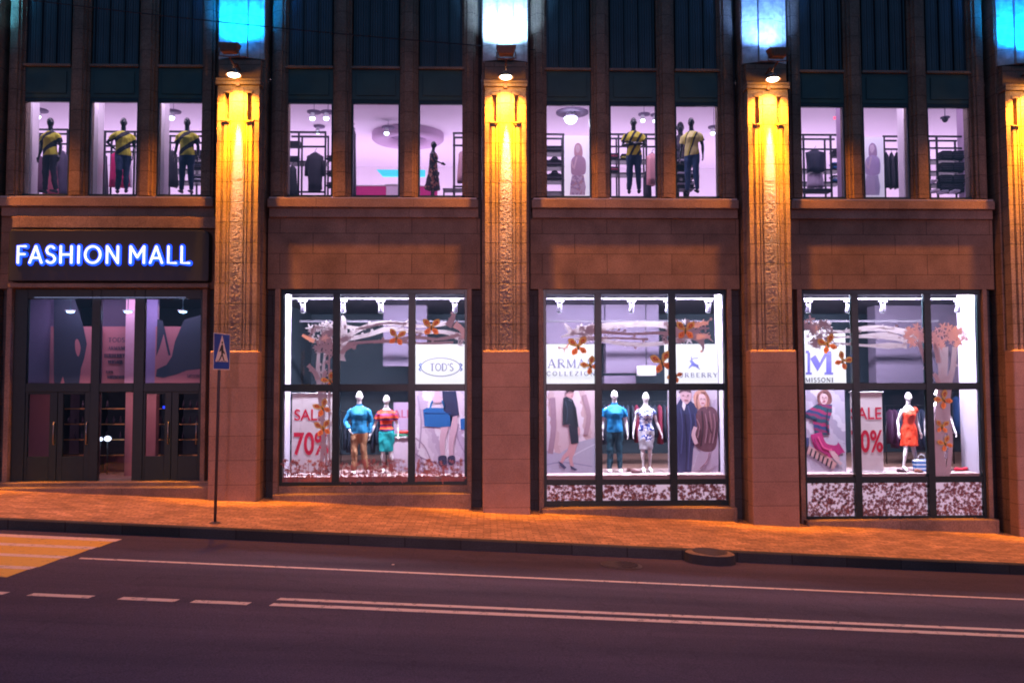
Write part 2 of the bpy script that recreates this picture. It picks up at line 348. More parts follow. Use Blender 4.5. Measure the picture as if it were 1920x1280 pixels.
def carved_panel(xc):                              # weathered rocaille relief running down the shaft
    b = MB(); nx, nz = 12, 210; z0, z1 = 3.0, 7.0; v = []; f = []
    for j in range(nz+1):
        for i in range(nx+1):
            u = i/nx; z = z0+(z1-z0)*j/nz; x = xc-.135+.27*u
            d = noise.noise(Vector((x*21, z*17, xc)))*.5+noise.noise(Vector((x*44, z*38, xc+3)))*.45
            e = .25+.9*abs(noise.noise(Vector((z*1.3, xc, 0)))); fade = min(1, u*5, (1-u)*5)*min(1, (7.0-z)*1.1)
            v.append((x, -.592-max(-.008, d*.028*e*fade+.004), z))
    for j in range(nz):
        for i in range(nx): q = j*(nx+1)+i; f.append((q, q+1, q+nx+2, q+nx+1))
    b.add(v, f, SHAFT, True); return b.build('carved_relief', B)

def flute_profile(xc, w, yf, yb, grooves, gw=.024, gd=.03):
    pts = [(xc-w, yb), (xc-w, yf)]
    for g in sorted(grooves):
        pts += [(xc+g-gw/2, yf), (xc+g-gw/2+.004, yf+gd), (xc+g+gw/2-.004, yf+gd), (xc+g+gw/2, yf)]
    return pts+[(xc+w, yf), (xc+w, yb)]

for i, xc in enumerate(LAMP_X):
    g = gz(xc, -1)-.1
    b = MB(); b.box(xc-.525, xc+.525, -.66, .3, g, 2.93, PLINTH); pl = b.build('plinth', B, .035)
    b = MB(); b.box(xc-.535, xc+.53, -.33, .34, g, 14, STONE); b.build('pilaster_return', B, .01)
    for s in (-1, 1):
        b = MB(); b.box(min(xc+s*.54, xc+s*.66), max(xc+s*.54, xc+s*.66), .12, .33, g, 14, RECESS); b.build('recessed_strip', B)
    # fluted shaft, in two heights, with the triglyph-like head
    G1 = (-.355, -.325, -.225, -.165, .165, .225, .325, .355)
    b = MB(); b.extrude_z(flute_profile(xc, .465, -.58, .2, G1), 2.932, 8.10, SHAFT)
    sh = b.build('pilaster', B)
    b = MB(); b.extrude_z(flute_profile(xc, .465, -.58, .2, (-.25, .25), .10, .13), 8.104, 8.80, SHAFT); b.build('pilaster_head', B)
    b = MB(); b.extrude_z(flute_profile(xc, .462, -.577, .2, (), 0, 0), 8.803, 8.90, SHAFT); b.build('pilaster_neck', B)
    for s in (-1, 1):
        b = MB(); b.box(xc+s*.26-.085, xc+s*.26+.085, -.61, -.575, 8.06, 8.10, SHAFT); b.build('head_ledge', B, .006)
        b = MB(); b.box(xc+s*.25-.075, xc+s*.25+.075, -.60, -.575, 8.72, 8.79, SHAFT); b.build('head_drop', B, .006)
    b = MB(); b.box(xc-.50, xc+.50, -.645, .25, 8.903, 9.05, SHAFT); b.build('pilaster_cap', B, .012)
    b = MB(); b.box(xc-.125, xc+.125, -.598, -.578, 6.76, 8.86, SHAFT); b.build('raised_strip', B, .01)
    carved_panel(xc)
    b = MB(); b.box(xc-.47, xc+.47, -.50, .25, 9.053, 9.52, STONE); b.build('pilaster_block', B, .01)
    # upper shaft: three tall panels of glazed cladding with joints, sides shaped slanting to catch less light
    b = MB(); b.extrude_z([(xc-.51, .2), (xc-.51, -.40), (xc-.19, -.52), (xc-.19, -.47), (xc-.17, -.47), (xc-.17, -.58), (xc+.17, -.58), (xc+.17, -.47), (xc+.19, -.47), (xc+.19, -.52), (xc+.51, -.40), (xc+.51, .2)], 9.56, 14, UPC := globals().get('UPC') or stone('upper_pilaster_cladding', (.55, .56, .58), 3, .62, .006, .03, .2, off=0, fine=8, grime=.18, rough=.5)); b.build('upper_pilaster', B)

def pane(x0, x1, z0, z1, y, parent):
    b = MB(); b.box(x0, x1, y, y+.012, z0, z1, GLASS); return b.build('glass_pane', parent)

for k in range(-1, 5):
    xb = 6.0*k; g0 = gz(xb-2.6)-.15; gl = min(gz(xb+2.6), gz(xb-2.6))-.2
    L_, R_ = xb-2.54, xb+2.54
    x0w, x1w = xb-2.40, xb+2.38
    # deep recess either side of the bay, its shade put into the stone colour
    for s in (-1, 1):
        xa, xc_ = (xb-2.42, xb-2.24) if s < 0 else (xb+2.22, xb+2.40)
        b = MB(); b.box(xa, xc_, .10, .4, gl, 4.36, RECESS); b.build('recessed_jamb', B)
        xa, xc_ = (xb-2.245, xb-2.135) if s < 0 else (xb+2.125, xb+2.225)
        b = MB(); b.box(xa, xc_, -.12, .42, gl, 4.36, TRIM); b.build('window_jamb', B, .008)
    # stone wall between shop window and first floor
    b = MB(); b.box(xb-2.42, xb+2.42, -.10, .36, 4.363, 5.99, STONE); b.build('wall_panel', B)
    b = MB(); b.box(xb-2.38, xb+2.38, -.20, .33, 5.993, 6.20, TRIM); b.build('cornice_band', B, .01)
    b = MB(); b.box(xb-2.40, xb+2.38, -.30, .30, 6.203, 6.40, TRIM); b.build('cornice', B, .015)
    # sloping sill
    b = MB(); v = [(x, y, z) for x in (xb-2.36, xb+2.34) for y, z in ((-.30, 6.403), (-.30, 6.43), (.10, 6.49), (.10, 6.403))]
    b.add(v, [(0, 1, 2, 3), (7, 6, 5, 4), (0, 4, 5, 1), (1, 5, 6, 2), (2, 6, 7, 3), (3, 7, 4, 0)], M('zinc_sill', (.42, .38, .38), .35, .2, .25, 5)); b.build('window_sill', B)
    # piers between the first floor windows, up the whole front
    for px_ in (xb-2.21, xb-.772, xb+.772, xb+2.19):
        edge = abs(px_-xb) > 1.5; hw = .13 if edge else .155
        b = MB()
        b.extrude_z([(px_-hw-.055, .25), (px_-hw-.055, -.02), (px_-hw, -.02), (px_-hw, -.11), (px_-hw+.05, -.11), (px_-hw+.06, -.16), (px_+hw-.06, -.16), (px_+hw-.05, -.11), (px_+hw, -.11), (px_+hw, -.02), (px_+hw+.055, -.02), (px_+hw+.055, .25)], 6.494, 14, STONE)
        b.build('pier', B)
    for s, xa, xc_ in ((-1, xb-2.42, xb-2.40), ):
        pass
    # back of the recess up high, in the same shade-darkened stone
    for xa, xc_ in ((xb-2.45, xb-2.395), (xb+2.375, xb+2.44)):
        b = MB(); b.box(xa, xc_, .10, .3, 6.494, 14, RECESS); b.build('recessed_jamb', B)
    # spandrels and second floor windows
    for c, wx in enumerate((xb-1.544, xb, xb+1.544)):
        hw = .555
        wf = MB(); y0, y1 = .0, .07
        wf.box(wx-hw, wx-.52, y0, y1, 6.52, 8.78, DARK); wf.box(wx+.52, wx+hw, y0, y1, 6.52, 8.78, DARK)
        wf.box(wx-.52, wx+.52, y0, y1, 8.69, 8.78, DARK); wf.box(wx-.52, wx+.52, y0-.02, y1, 6.494, 6.545, DARK)
        wf = wf.build('upper_window', B)
        pane(wx-.52, wx+.52, 6.545, 8.69, .03, wf)
        b = MB(); b.box(wx-hw, wx+hw, -.01, .12, 8.783, 9.50, PANEL); b.box(wx-hw+.1, wx+hw-.1, -.03, -.01, 8.88, 9.40, PANEL); b.build('spandrel_panel', B, .006)
        b = MB(); b.box(wx-hw, wx+hw, -.07, .14, 9.503, 9.56, TRIM); b.build('string_course', B, .006)
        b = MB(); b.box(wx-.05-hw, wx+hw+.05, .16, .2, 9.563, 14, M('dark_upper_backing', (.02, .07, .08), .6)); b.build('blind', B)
        fr = MB()
        for q in (-.5, -.17, .17, .5): fr.box(wx+q-.02, wx+q+.02, .0, .06, 9.563, 14, DARK)
        fr = fr.build('second_floor_window', B)
        # ribbed dull panels behind the mullions
        for q in (-.335, 0, .335):
            r = MB()
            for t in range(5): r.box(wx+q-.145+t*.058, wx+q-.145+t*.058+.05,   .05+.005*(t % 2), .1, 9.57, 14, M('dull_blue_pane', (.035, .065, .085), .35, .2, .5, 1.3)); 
            r.build('ribbed_pane', fr)

def shop_window(k, rows, zb):
    xb = 6.0*k
    fm = MB(); y0, y1 = -.03, .07
    fm.box(xb-2.13, xb-2.06, y0, y1, zb, 4.36, DARK); fm.box(xb+2.06, xb+2.12, y0, y1, zb, 4.36, DARK)
    fm.box(xb-2.06, xb+2.06, y0, y1, 4.25, 4.36, DARK); fm.box(xb-2.06, xb+2.06, y0-.01, y1, zb, rows[-1][0], DARK)
    W = fm.build('shop_window', B, .006)
    xs = [(-2.06, -.945), (-.785, .775), (.935, 2.06)]
    for j, (a, c) in enumerate(rows):
        for x0, x1 in xs: pane(xb+x0, xb+x1, a, c, .02, W)
        if j < len(rows)-1:
            b = MB(); b.box(xb-2.058, xb+2.058, y0+.005, y1-.01, rows[j+1][1], a, DARK); b.build('transom', W, .005)
    for x in (-.865, .855):
        b = MB(); b.box(xb+x-.08, xb+x+.08, y0-.015, y1+.01, rows[-1][0], 4.25, DARK); b.build('mullion', W, .006)
    return W
ROWS = {1: ([(2.19, 4.25), (-.02, 2.03)], -.10), 2: ([(2.19, 4.25), (0, 2.03), (-.48, -.12)], -.60), 3: ([(2.19, 4.25), (.03, 2.03), (-.87, -.11)], -1.0), -1: ([(2.19, 4.25), (.3, 2.03)], .2), 4: ([(2.19, 4.25), (.03, 2.03), (-1.1, -.11)], -1.2)}
for k, (r, zb) in ROWS.items():
    shop_window(k, r, zb)
    xb = 6.0*k; gl = gz(xb+2.6)-.3
    if zb-.005 > gl: BX(xb-2.13, xb+2.12, -.06, .3, gl, zb-.004, TRIM, 'stall_riser', B, .01)
    st = gz(xb-.6)
    BX(xb-2.2, xb+2.22, -.34, -.064, gl, max(st+.17, zb-.16 if k == 1 else st+.08), TRIM, 'stone_ledge', B, .02)

# entrance bay
EN = thing('x', None, None, (0, 0, 0)); bpy.data.objects.remove(EN)
fm = MB(); y0, y1 = .0, .12
for xa, xc_ in ((-2.13, -1.84), (-.40, -.20), (.56, .79), (2.05, 2.14)): fm.box(xa, xc_, y0, y1, .02, 4.36, DOORF)
fm.box(-1.84, -.40, y0, y1, 4.14, 4.36, DOORF); fm.box(-.20, .56, y0, y1, 4.14, 4.36, DOORF); fm.box(.79, 2.05, y0, y1, 4.14, 4.36, DOORF)
for a, c in ((-1.84, -.40), (-.20, .56), (.79, 2.05)): fm.box(a, c, y0, y1, 2.03, 2.23, DOORF)
ENT = fm.build('entrance', B, .008)
for a, c in ((-1.84, -.40), (-.20, .56), (.79, 2.05)): pane(a, c, 2.23, 4.14, .05, ENT)
def door(a, c, ga, gc):
    d = MB(); d.box(a, ga, .02, .09, .03, 2.03, DOORF); d.box(gc, c, .02, .09, .03, 2.03, DOORF); d.box(ga, gc, .02, .09, .03, .58, DOORF); d.box(ga, gc, .02, .09, 1.98, 2.03, DOORF)
    d = d.build('door', B, .006); pane(ga, gc, .58, 1.98, .05, d)
    h = MB(); h.tube([(c-.05, .02, 1.35), (c-.05, -.03, 1.35), (c-.05, -.03, .85), (c-.05, .02, .85)], .012, M('brushed_steel', (.4, .4, .42), .3, 1)); h.build('door_handle', d)
door(-1.84, -1.13, -1.78, -1.30); door(-1.12, -.40, -1.0, -.52); door(.79, 1.42, .84, 1.27); door(1.43, 2.05, 1.58, 2.02)
pane(-.18, .54, .06, 2.02, .06, ENT)
BX(-2.5, 2.54, -.28, .5, -.9, .03, TRIM, 'entrance_step', B, .015)
BX(-2.52, 2.55, -.60, -.283, -.9, -.055, TRIM, 'entrance_step', B, .015)

# interior shell
FW = 9.0
BX(WX0, WX1, .42, FW, 4.62, 6.44, M('slab', (.2, .2, .2)), 'floor_slab', B)
BX(WX0, WX1, .13, FW, 6.443, 6.47, M('sales_floor_boards', (.35, .28, .30), .4, 0, .1, 3), 'upper_floor', B)
BX(WX0, WX1, .22, FW, 9.55, 9.9, CEILW, 'upper_ceiling', B)
BX(WX0, WX1, FW, FW+.3, -1.5, 14, WHITEW, 'rear_wall', B)
for x in (WX0-.2, WX1): BX(x, x+.2, .4, FW, -1.5, 14, WHITEW, 'end_wall', B)
BX(WX0, WX1, -.1, FW+.3, 14.003, 14.3, TRIM, 'roof', B)
for x in (-3, 3, 9, 15, 21): BX(x-.42, x+.42, .35, .9, 6.472, 9.548, WHITEW, 'inner_pier', B)
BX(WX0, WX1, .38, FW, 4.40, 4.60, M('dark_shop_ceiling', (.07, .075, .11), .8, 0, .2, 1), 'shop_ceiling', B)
BX(3.3, WX1, .1, FW, -1.3, -.001, M('platform', (.45, .40, .44), .6), 'shop_floor_base', B) if False else None
BX(3.1, WX1, 1.75, FW-.01, -.03, .04, FLOORB, 'shop_floor', B)
BX(-2.9, 2.95, .55, FW-.01, -.03, .02, FLOORB, 'lobby_floor', B)
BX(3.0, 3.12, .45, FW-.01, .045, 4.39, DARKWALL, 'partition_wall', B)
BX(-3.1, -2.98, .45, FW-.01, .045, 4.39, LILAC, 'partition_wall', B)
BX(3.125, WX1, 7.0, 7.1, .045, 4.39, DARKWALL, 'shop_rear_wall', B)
CHEEK = M('grey_white_cheek', (.40, .36, .46), .9, 0, .06, 2)
for k in (1, 2, 3):                                # display platforms, with white cheeks either side and the header rail
    xb = 6.0*k
    BX(xb-2.10, xb+2.10, .10, 1.7, -.06, .085, M('display_floor', (.50, .36, .36), .45, 0, .12, 4), 'display_platform', B)
    for s in (-1, 1):
        xa = xb-2.20 if s < 0 else xb+2.12
        BX(xa, xa+.08, .42, .98, -1.2, 4.39, CHEEK, 'display_cheek', B); BX(xa+(.07 if s < 0 else -.06), xa+.08+(.07 if s < 0 else -.06), .13, .418, -1.2, 4.34, CHEEK, 'display_cheek', B)
    BX(xb-2.1, xb+2.1, 1.78, 1.84, 3.74, 3.79, M('track_aluminium', (.05, .046, .06), .95, spec=.02), 'header_rail', B)
    BX(xb-2.05, xb+2.05, .34, .38, 4.17, 4.20, M('track_aluminium', (.05, .046, .06), .95, spec=.02), 'lighting_track', B)
# grey-lilac columns and hanging bulkheads in the back of the shop
def at_box(px0, py0, px1, py1, Y, d, m, name, parent=B, bevel=0):
    x0, z1 = U(px0, py0, Y); x1, z0 = U(px1, py1, Y); return BX(x0, x1, Y, Y+d, z0, z1, m, name, parent, bevel)
at_box(719, 560, 800, 686, 4.2, .5, LILAC, 'bulkhead')
at_box(1135, 560, 1236, 699, 4.0, .5, LILAC, 'bulkhead')
at_box(1022, 560, 1134, 644, 4.1, .5, LILAC, 'bulkhead')
at_box(1640, 560, 1743, 722, 4.3, .5, LILAC, 'bulkhead')
at_box(1745, 560, 1835, 722, 4.0, .5, LILAC, 'bulkhead')
at_box(1133, 704, 1192, 725, 4.0, .4, LILAC, 'low_wall')

# ---------------------------------------------------------------- wall lamps and floodlights
RUST = M('lamp_rusty_metal', (.22, .11, .07), .5, .3, .3, 20, bump=.2)
where = {-3: 'on the pilaster left of the mall sign', 3: 'right of the mall sign, under the cyan light', 9: 'on the second pilaster, under the white light', 15: 'on the third pilaster, under the pale blue light', 21: 'on the rightmost pilaster at the picture edge'}
for x in LAMP_X[1:6]:
    t = thing('wall_lamp', 'small round hooded lamp shining warm yellow ' + where[x], 'wall lamp', (x, -.6, 9.0), 'warm lamps on the pilasters')
    b = MB(); b.tube([(x, -.50, 9.28), (x, -.75, 9.33), (x, -.93, 9.26), (x, -.95, 9.14)], .018, RUST); b.build('arm', t)
    b = MB(); b.tube([(x, -.95, 9.15), (x, -.95, 9.11), (x, -.95, 9.06), (x, -.95, 8.99)], [.03, .06, .12, .165], RUST, 20, cap=False); b.build('shade', t)
    b = MB(); b.ell((x, -.95, 9.0), (.13, .13, .05), E('lamp_bulb_glow', (1, .85, .62), 14)); b.build('bulb', t)
    b = MB(); b.box(x-.04, x+.04, -.66, -.645, 8.86, 9.02, RUST); b.build('bracket', t, .004)
    t = thing('floodlight', 'boxy rust brown floodlight pointing up ' + {-3: 'left of the mall sign', 3: 'at the cyan lit pilaster', 9: 'at the white lit pilaster', 15: 'at the pale blue lit pilaster', 21: 'at the cyan lit pilaster on the right edge'}[x], 'floodlight', (x, -.6, 9.5), 'floodlights on the pilasters')
    b = MB(); v = [(x-.15, -1.42, 9.35), (x+.15, -1.42, 9.35), (x+.15, -1.18, 9.37), (x-.15, -1.18, 9.37), (x-.22, -1.45, 9.53), (x+.22, -1.45, 9.53), (x+.22, -1.15, 9.56), (x-.22, -1.15, 9.56)]
    b.add(v, [(3, 2, 1, 0), (0, 1, 5, 4), (1, 2, 6, 5), (2, 3, 7, 6), (3, 0, 4, 7)], RUST)
    for q in (-.12, 0, .12): b.box(x+q-.008, x+q+.008, -1.46, -1.435, 9.36, 9.51, RUST)
    b.build('housing', t)
    b = MB(); b.box(x-.19, x+.19, -1.41, -1.19, 9.50, 9.51, E('flood_lens_%d' % abs(x), FLOODC[x], 6)); b.build('lens', t)
    b = MB(); b.tube([(x-.20, -1.3, 9.43), (x-.22, -1.3, 9.29), (x, -1.3, 9.27), (x+.22, -1.3, 9.29), (x+.20, -1.3, 9.43)], .014, RUST, 8); b.tube([(x, -1.3, 9.27), (x, -.95, 9.22), (x, -.50, 9.30)], .02, RUST, 8); b.build('yoke', t)

# overhead cable, hooked to the pier of the third bay
a = U(-140, -24, -2.2); c = U(1003, 94, -.2); b = MB()
P = []
for i in range(31):
    s = i/30; P.append((a[0]+(c[0]-a[0])*s, -2.2+2.0*s, a[1]+(c[1]-a[1])*s-.10*math.sin(math.pi*s)))
b.tube(P, .012, BLACKM, 6); tag(b.build('overhead_cable', loc=P[-1]), 'thin black cable strung across the upper front past the blue lit pilasters', 'cable')

# ---------------------------------------------------------------- stroke lettering
def arc(cx, cz, rx, rz_, a0, a1, n=14): return [(cx+rx*math.cos(R(a0+(a1-a0)*i/n)), cz+rz_*math.sin(R(a0+(a1-a0)*i/n))) for i in range(n+1)]
SANS = {  # glyph: (advance, strokes) on unit height
 'F': (.50, [[(0, 0), (0, 1), (.46, 1)], [(0, .52), (.40, .52)]]), 'A': (.80, [[(0, 0), (.4, 1)], [(.4, 1), (.8, 0)], [(.16, .3), (.64, .3)]]),
 'S': (.56, [arc(.28, .74, .25, .26, 35, 200, 10)[:-1]+[(.12, .56), (.44, .44)]+arc(.28, .26, .28, .26, 20, -145, 10)[1:]]),
 'H': (.68, [[(0, 0), (0, 1)], [(.68, 0), (.68, 1)], [(0, .5), (.68, .5)]]), 'I': (.0, [[(0, 0), (0, 1)]]),
 'O': (1.0, [arc(.5, .5, .5, .5, 0, 360, 30)]), 'N': (.72, [[(0, 0), (0, 1)], [(0, 1), (.72, 0)], [(.72, 0), (.72, 1)]]),
 'M': (.88, [[(0, 0), (0, 1)], [(0, 1), (.44, .34)], [(.44, .34), (.88, 1)], [(.88, 1), (.88, 0)]]), 'L': (.46, [[(0, 1), (0, 0), (.46, 0)]]), ' ': (.12, [])}
sg = thing('shop_sign', 'dark sign board with white FASHION MALL letters glowing blue above the entrance', 'sign', (0, -.1, 4.5))
bd = MB(); r_ = .14; x0, x1, z0, z1 = -2.10, 2.33, 4.50, 5.66
bd.prism([(x0, z0), (x1-.02, z0), (x1, z0+.05)]+[(x1-r_+r_*math.cos(R(t)), z1-r_+r_*math.sin(R(t))) for t in range(0, 91, 15)]+[(x0+.05, z1), (x0, z1-.05)], -.36, -.103, M('sign_board', (.007, .013, .02), .45, 0, .2, 4), False)
bd.build('board', sg, .02)
BX(-2.13, 2.30, -.30, -.104, 4.37, 4.46, TRIM, 'cornice', B, .01)
BX(-2.10, 2.45, -.26, -.203, 5.72, 5.98, TRIM, 'cornice', B, .01)
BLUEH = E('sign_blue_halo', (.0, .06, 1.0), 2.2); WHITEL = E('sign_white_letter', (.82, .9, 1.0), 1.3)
H = .37; base = 4.905; gap = .19; cur = 0; txt = 'FASHION MALL'; tot = sum(SANS[c_][0]*H for c_ in txt)+gap*H*0
sp_ = (3.84-tot)/(len(txt)-1)*1.0
X = -1.915
spans = [(31, 51), (53, 80), (84, 105), (111, 136), (147, 147), (157, 190), (198, 223), None, (242, 272), (279, 306), (313, 332), (338, 357)]
for c_, sp_ in zip(txt, spans):
    if not sp_: continue
    xa, xb_ = U(sp_[0], 480, -.42)[0]+.028, U(sp_[1], 480, -.42)[0]-.028
    adv, st = SANS[c_]; kx = (xb_-xa)/adv if adv else 1; hb = MB(); lb = MB()
    if not adv: xa = (xa+xb_)/2
    for s_ in st:
        pts = [(xa+p[0]*kx, base+p[1]*H) for p in s_]
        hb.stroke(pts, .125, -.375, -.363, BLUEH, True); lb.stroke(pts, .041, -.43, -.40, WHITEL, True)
    lt = lb.build('letter', sg); hb.build('halo', lt)
for x in (-1.2, 0, 1.2):
    light('sign_glow', 'AREA', (x, -.52, 5.08), (0, -1, -.5), 14, (.12, .2, 1), shape='RECTANGLE', size=1.1, size_y=.3)

# ---------------------------------------------------------------- pedestrian crossing sign
def ground_at(px, py, z0):
    d = ray(px, py); t = (z0-(CAM.z-SL*CAM.x))/(d.z-SL*d.x); p = CAM+d*t; return p
p = ground_at(403, 980, -.19); q = U(411, 692, p.y)
t = thing('traffic_sign', 'blue pedestrian crossing sign turned sideways on a thin pole at the kerb', 'traffic sign', (p.x, p.y, p.z))
GALV = M('galvanised_pole', (.10, .09, .10), .5, .5, .2, 20)
zt = U(412, 626, p.y)[1]
b = MB(); b.tube([(p.x, p.y, p.z-.1), (q[0], p.y, q[1]), (q[0]+.01, p.y, zt-.03)], .028, GALV, 12); b.build('pole', t)
b = MB(); b.tube([(p.x, p.y, p.z-.02), (p.x, p.y, p.z+.012), (p.x, p.y, p.z+.03)], [.11, .10, .035], GALV, 16); b.build('base_plate', t)
n_ = Vector((math.sin(R(74)), -math.cos(R(74)), 0)); tx = Vector((math.cos(R(74)), math.sin(R(74)), 0)); c0 = Vector((q[0]+.005, p.y, (q[1]+zt)/2))+n_*.04
hw, hh = .265, (zt-q[1])/2+.01
def plate(name, pts, th, m, off, parent, bev=0):
    b = MB(); a = sum(pts[i][0]*pts[(i+1) % len(pts)][1]-pts[(i+1) % len(pts)][0]*pts[i][1] for i in range(len(pts)))
    if a < 0: pts = pts[::-1]
    n = len(pts); v = [c0+n_*(off+th)+tx*u+_z*w_ for u, w_ in pts]+[c0+n_*off+tx*u+_z*w_ for u, w_ in pts]
    b.add(v, [list(range(n)), list(range(2*n-1, n-1, -1))]+[(i, n+i, n+(i+1) % n, (i+1) % n) for i in range(n)], m); return b.build(name, parent, bev)
WH = M('sign_white_film', (.70, .66, .68), .4); BLF = M('sign_blue_film', (.012, .06, .42), .35)
plate('border', [(-hw, -hh), (hw, -hh), (hw, hh), (-hw, hh)], .004, WH, 0, t)
pl = plate('plate', [(-hw+.015, -hh+.015), (hw-.015, -hh+.015), (hw-.015, hh-.015), (-hw+.015, hh-.015)], .002, BLF, .0042, t)
plate('triangle', [(-.21, -.19), (.21, -.19), (0, .31)], .001, WH, .0065, pl)
b_ = BLACKM
plate('walking_figure', [(-.02, .13), (.03, .13), (.05, .02), (.10, -.03), (.085, -.05), (.03, -.02), (.03, -.06), (.09, -.17), (.06, -.18), (0, -.08), (-.07, -.18), (-.10, -.165), (-.02, -.05), (-.03, .02), (-.08, -.01), (-.09, .01)], .001, b_, .0078, pl)
plate('walking_head', [(.005+.025*math.cos(i*.7), .165+.027*math.sin(i*.7)) for i in range(9)], .001, b_, .0078, pl)
for i in range(3): plate('walking_stripe', [(-.15+i*.12, -.183), (-.09+i*.12, -.183), (-.09+i*.12, -.172), (-.15+i*.12, -.172)], .0005, b_, .0085, pl)
b = MB()
for dz in (-.2, .2): b.tube([c0-n_*.07+_z*dz, c0-n_*.0+_z*dz], .033, GALV, 10)
b.build('clamp', t)

# manholes
IRON = M('cast_iron', (.06, .05, .055), .5, .5, .35, 30, bump=.6)
def disc(b, c, r, h, m, n=28, tilt=0):
    b.add([(c[0]+r*math.cos(2*math.pi*i/n), c[1]+r*math.sin(2*math.pi*i/n), c[2]+SL*r*math.cos(2*math.pi*i/n)+dz+tilt*math.sin(2*math.pi*i/n)*r) for dz in (0, h) for i in range(n)],
          [list(range(n-1, -1, -1)), list(range(n, 2*n))]+[(i, (i+1) % n, n+(i+1) % n, n+i) for i in range(n)], m)
p = ground_at(1165, 1059, -.37); t = thing('manhole_cover', 'flat dark iron manhole cover set in the asphalt', 'manhole', p)
b = MB(); disc(b, (p.x, p.y, p.z-.02), .36, .026, IRON); b.build('frame', t); b = MB(); disc(b, (p.x, p.y, p.z+.006), .31, .006, IRON)
for i in range(-4, 5):
    L__ = math.sqrt(.28**2-(i*.06)**2); b.box(p.x-L__, p.x+L__, p.y+i*.06-.012, p.y+i*.06+.012, p.z+.0, p.z+.018, IRON)
b.build('lid', t)
p = ground_at(1331, 1034, -.19); t = thing('manhole_cover', 'raised round manhole cover in a broken concrete collar at the kerb edge', 'manhole', p)
CONC = M('rough_concrete', (.24, .17, .12), .9, 0, .4, 12, bump=.8)
b = MB(); v = []; n = 30
for rr, z in ((.46, -.19), (.44, -.02), (.40, .004), (.35, .006)):
    for i in range(n):
        a_ = 2*math.pi*i/n; r2_ = rr*(1+.10*noise.noise(Vector((math.cos(a_)*2, math.sin(a_)*2, 1)))*(1 if rr > .5 else .2)); v.append((p.x+r2_*math.cos(a_), p.y+r2_*.75*math.sin(a_), p.z+z+SL*r2_*math.cos(a_)))
b.add(v, [(j*n+i, j*n+(i+1) % n, (j+1)*n+(i+1) % n, (j+1)*n+i) for j in range(1, 3) for i in range(n)]+[list(range(3*n, 4*n))], CONC, False); b.add(v, [(i, (i+1) % n, n+(i+1) % n, n+i) for i in range(n)], M('dark_kerb_concrete', (.035, .035, .04), .9, 0, .3, 12)); b.build('collar', t)
b = MB(); disc(b, (p.x, p.y, p.z+.007), .31, .008, IRON, tilt=.02); b.build('lid', t)
for (a_, c_) in ((-.55, .12), (-.62, -.02), (.58, -.22), (.25, .40)):
    pass

# ---------------------------------------------------------------- mannequins
def remesh(b, name, parent, voxel, sm=3):
    me = bpy.data.meshes.new('tmp'); me.from_pydata([tuple(Vector(v)) for v in b.v], [], b.f); me.update()
    o = bpy.data.objects.new('tmp', me); COL.objects.link(o)
    m = o.modifiers.new('r', 'REMESH'); m.mode = 'VOXEL'; m.voxel_size = voxel; m.use_smooth_shade = True
    s = o.modifiers.new('s', 'SMOOTH'); s.factor = .5; s.iterations = sm
    dg = bpy.context.evaluated_depsgraph_get(); dg.update()
    nm = bpy.data.meshes.new_from_object(o.evaluated_get(dg)); nm.name = name
    bpy.data.objects.remove(o); bpy.data.meshes.remove(me)
    nm.materials.clear(); nm.materials.append(b.mats[0])
    nm.polygons.foreach_set('use_smooth', [True]*len(nm.polygons))
    o = bpy.data.objects.new(name, nm); COL.objects.link(o); o.parent = parent; WB[o.name] = Vector((0, 0, 0)); return o

def pattern(name, cols, scale, vec=(0, 0, 1), wave='bands', distort=0.0, rough=.75):
    """cloth pattern; cols = [(position, srgb), ...]"""
    if (name,) in _mc: return _mc[(name,)]
    m = bpy.data.materials.new(name); n, p = nodes(m); N = n.nodes; L = n.links.new; p.inputs['Roughness'].default_value = rough
    tc = N.new('ShaderNodeTexCoord'); r = N.new('ShaderNodeValToRGB'); r.color_ramp.interpolation = 'CONSTANT'
    e = r.color_ramp.elements
    while len(e) < len(cols): e.new(.5)
    for q, (ps, cc) in zip(e, cols): q.position = ps; q.color = (*lin(cc), 1)
    if wave == 'bands':
        d = N.new('ShaderNodeVectorMath'); d.operation = 'DOT_PRODUCT'; d.inputs[1].default_value = vec; L(tc.outputs['Object'], d.inputs[0])
        nz = N.new('ShaderNodeTexNoise'); nz.inputs['Scale'].default_value = 6; L(tc.outputs['Object'], nz.inputs['Vector'])
        a = N.new('ShaderNodeMath'); a.operation = 'MULTIPLY_ADD'; a.inputs[1].default_value = distort; L(nz.outputs[0], a.inputs[0]); L(d.outputs['Value'], a.inputs[2])
        s = N.new('ShaderNodeMath'); s.operation = 'MULTIPLY'; s.inputs[1].default_value = scale; L(a.outputs[0], s.inputs[0])
        fr = N.new('ShaderNodeMath'); fr.operation = 'FRACT'; L(s.outputs[0], fr.inputs[0]); L(fr.outputs[0], r.inputs[0])
    else:
        v = N.new('ShaderNodeTexVoronoi' if wave == 'cells' else 'ShaderNodeTexNoise'); v.inputs['Scale'].default_value = scale; L(tc.outputs['Object'], v.inputs['Vector'])
        if wave == 'cells':
            bw = N.new('ShaderNodeSeparateColor'); L(v.outputs['Color'], bw.inputs[0]); L(bw.outputs[0], r.inputs[0])
        else: L(v.outputs[0], r.inputs[0])
    L(r.outputs[0], p.inputs['Base Color']); _mc[(name,)] = m; return m

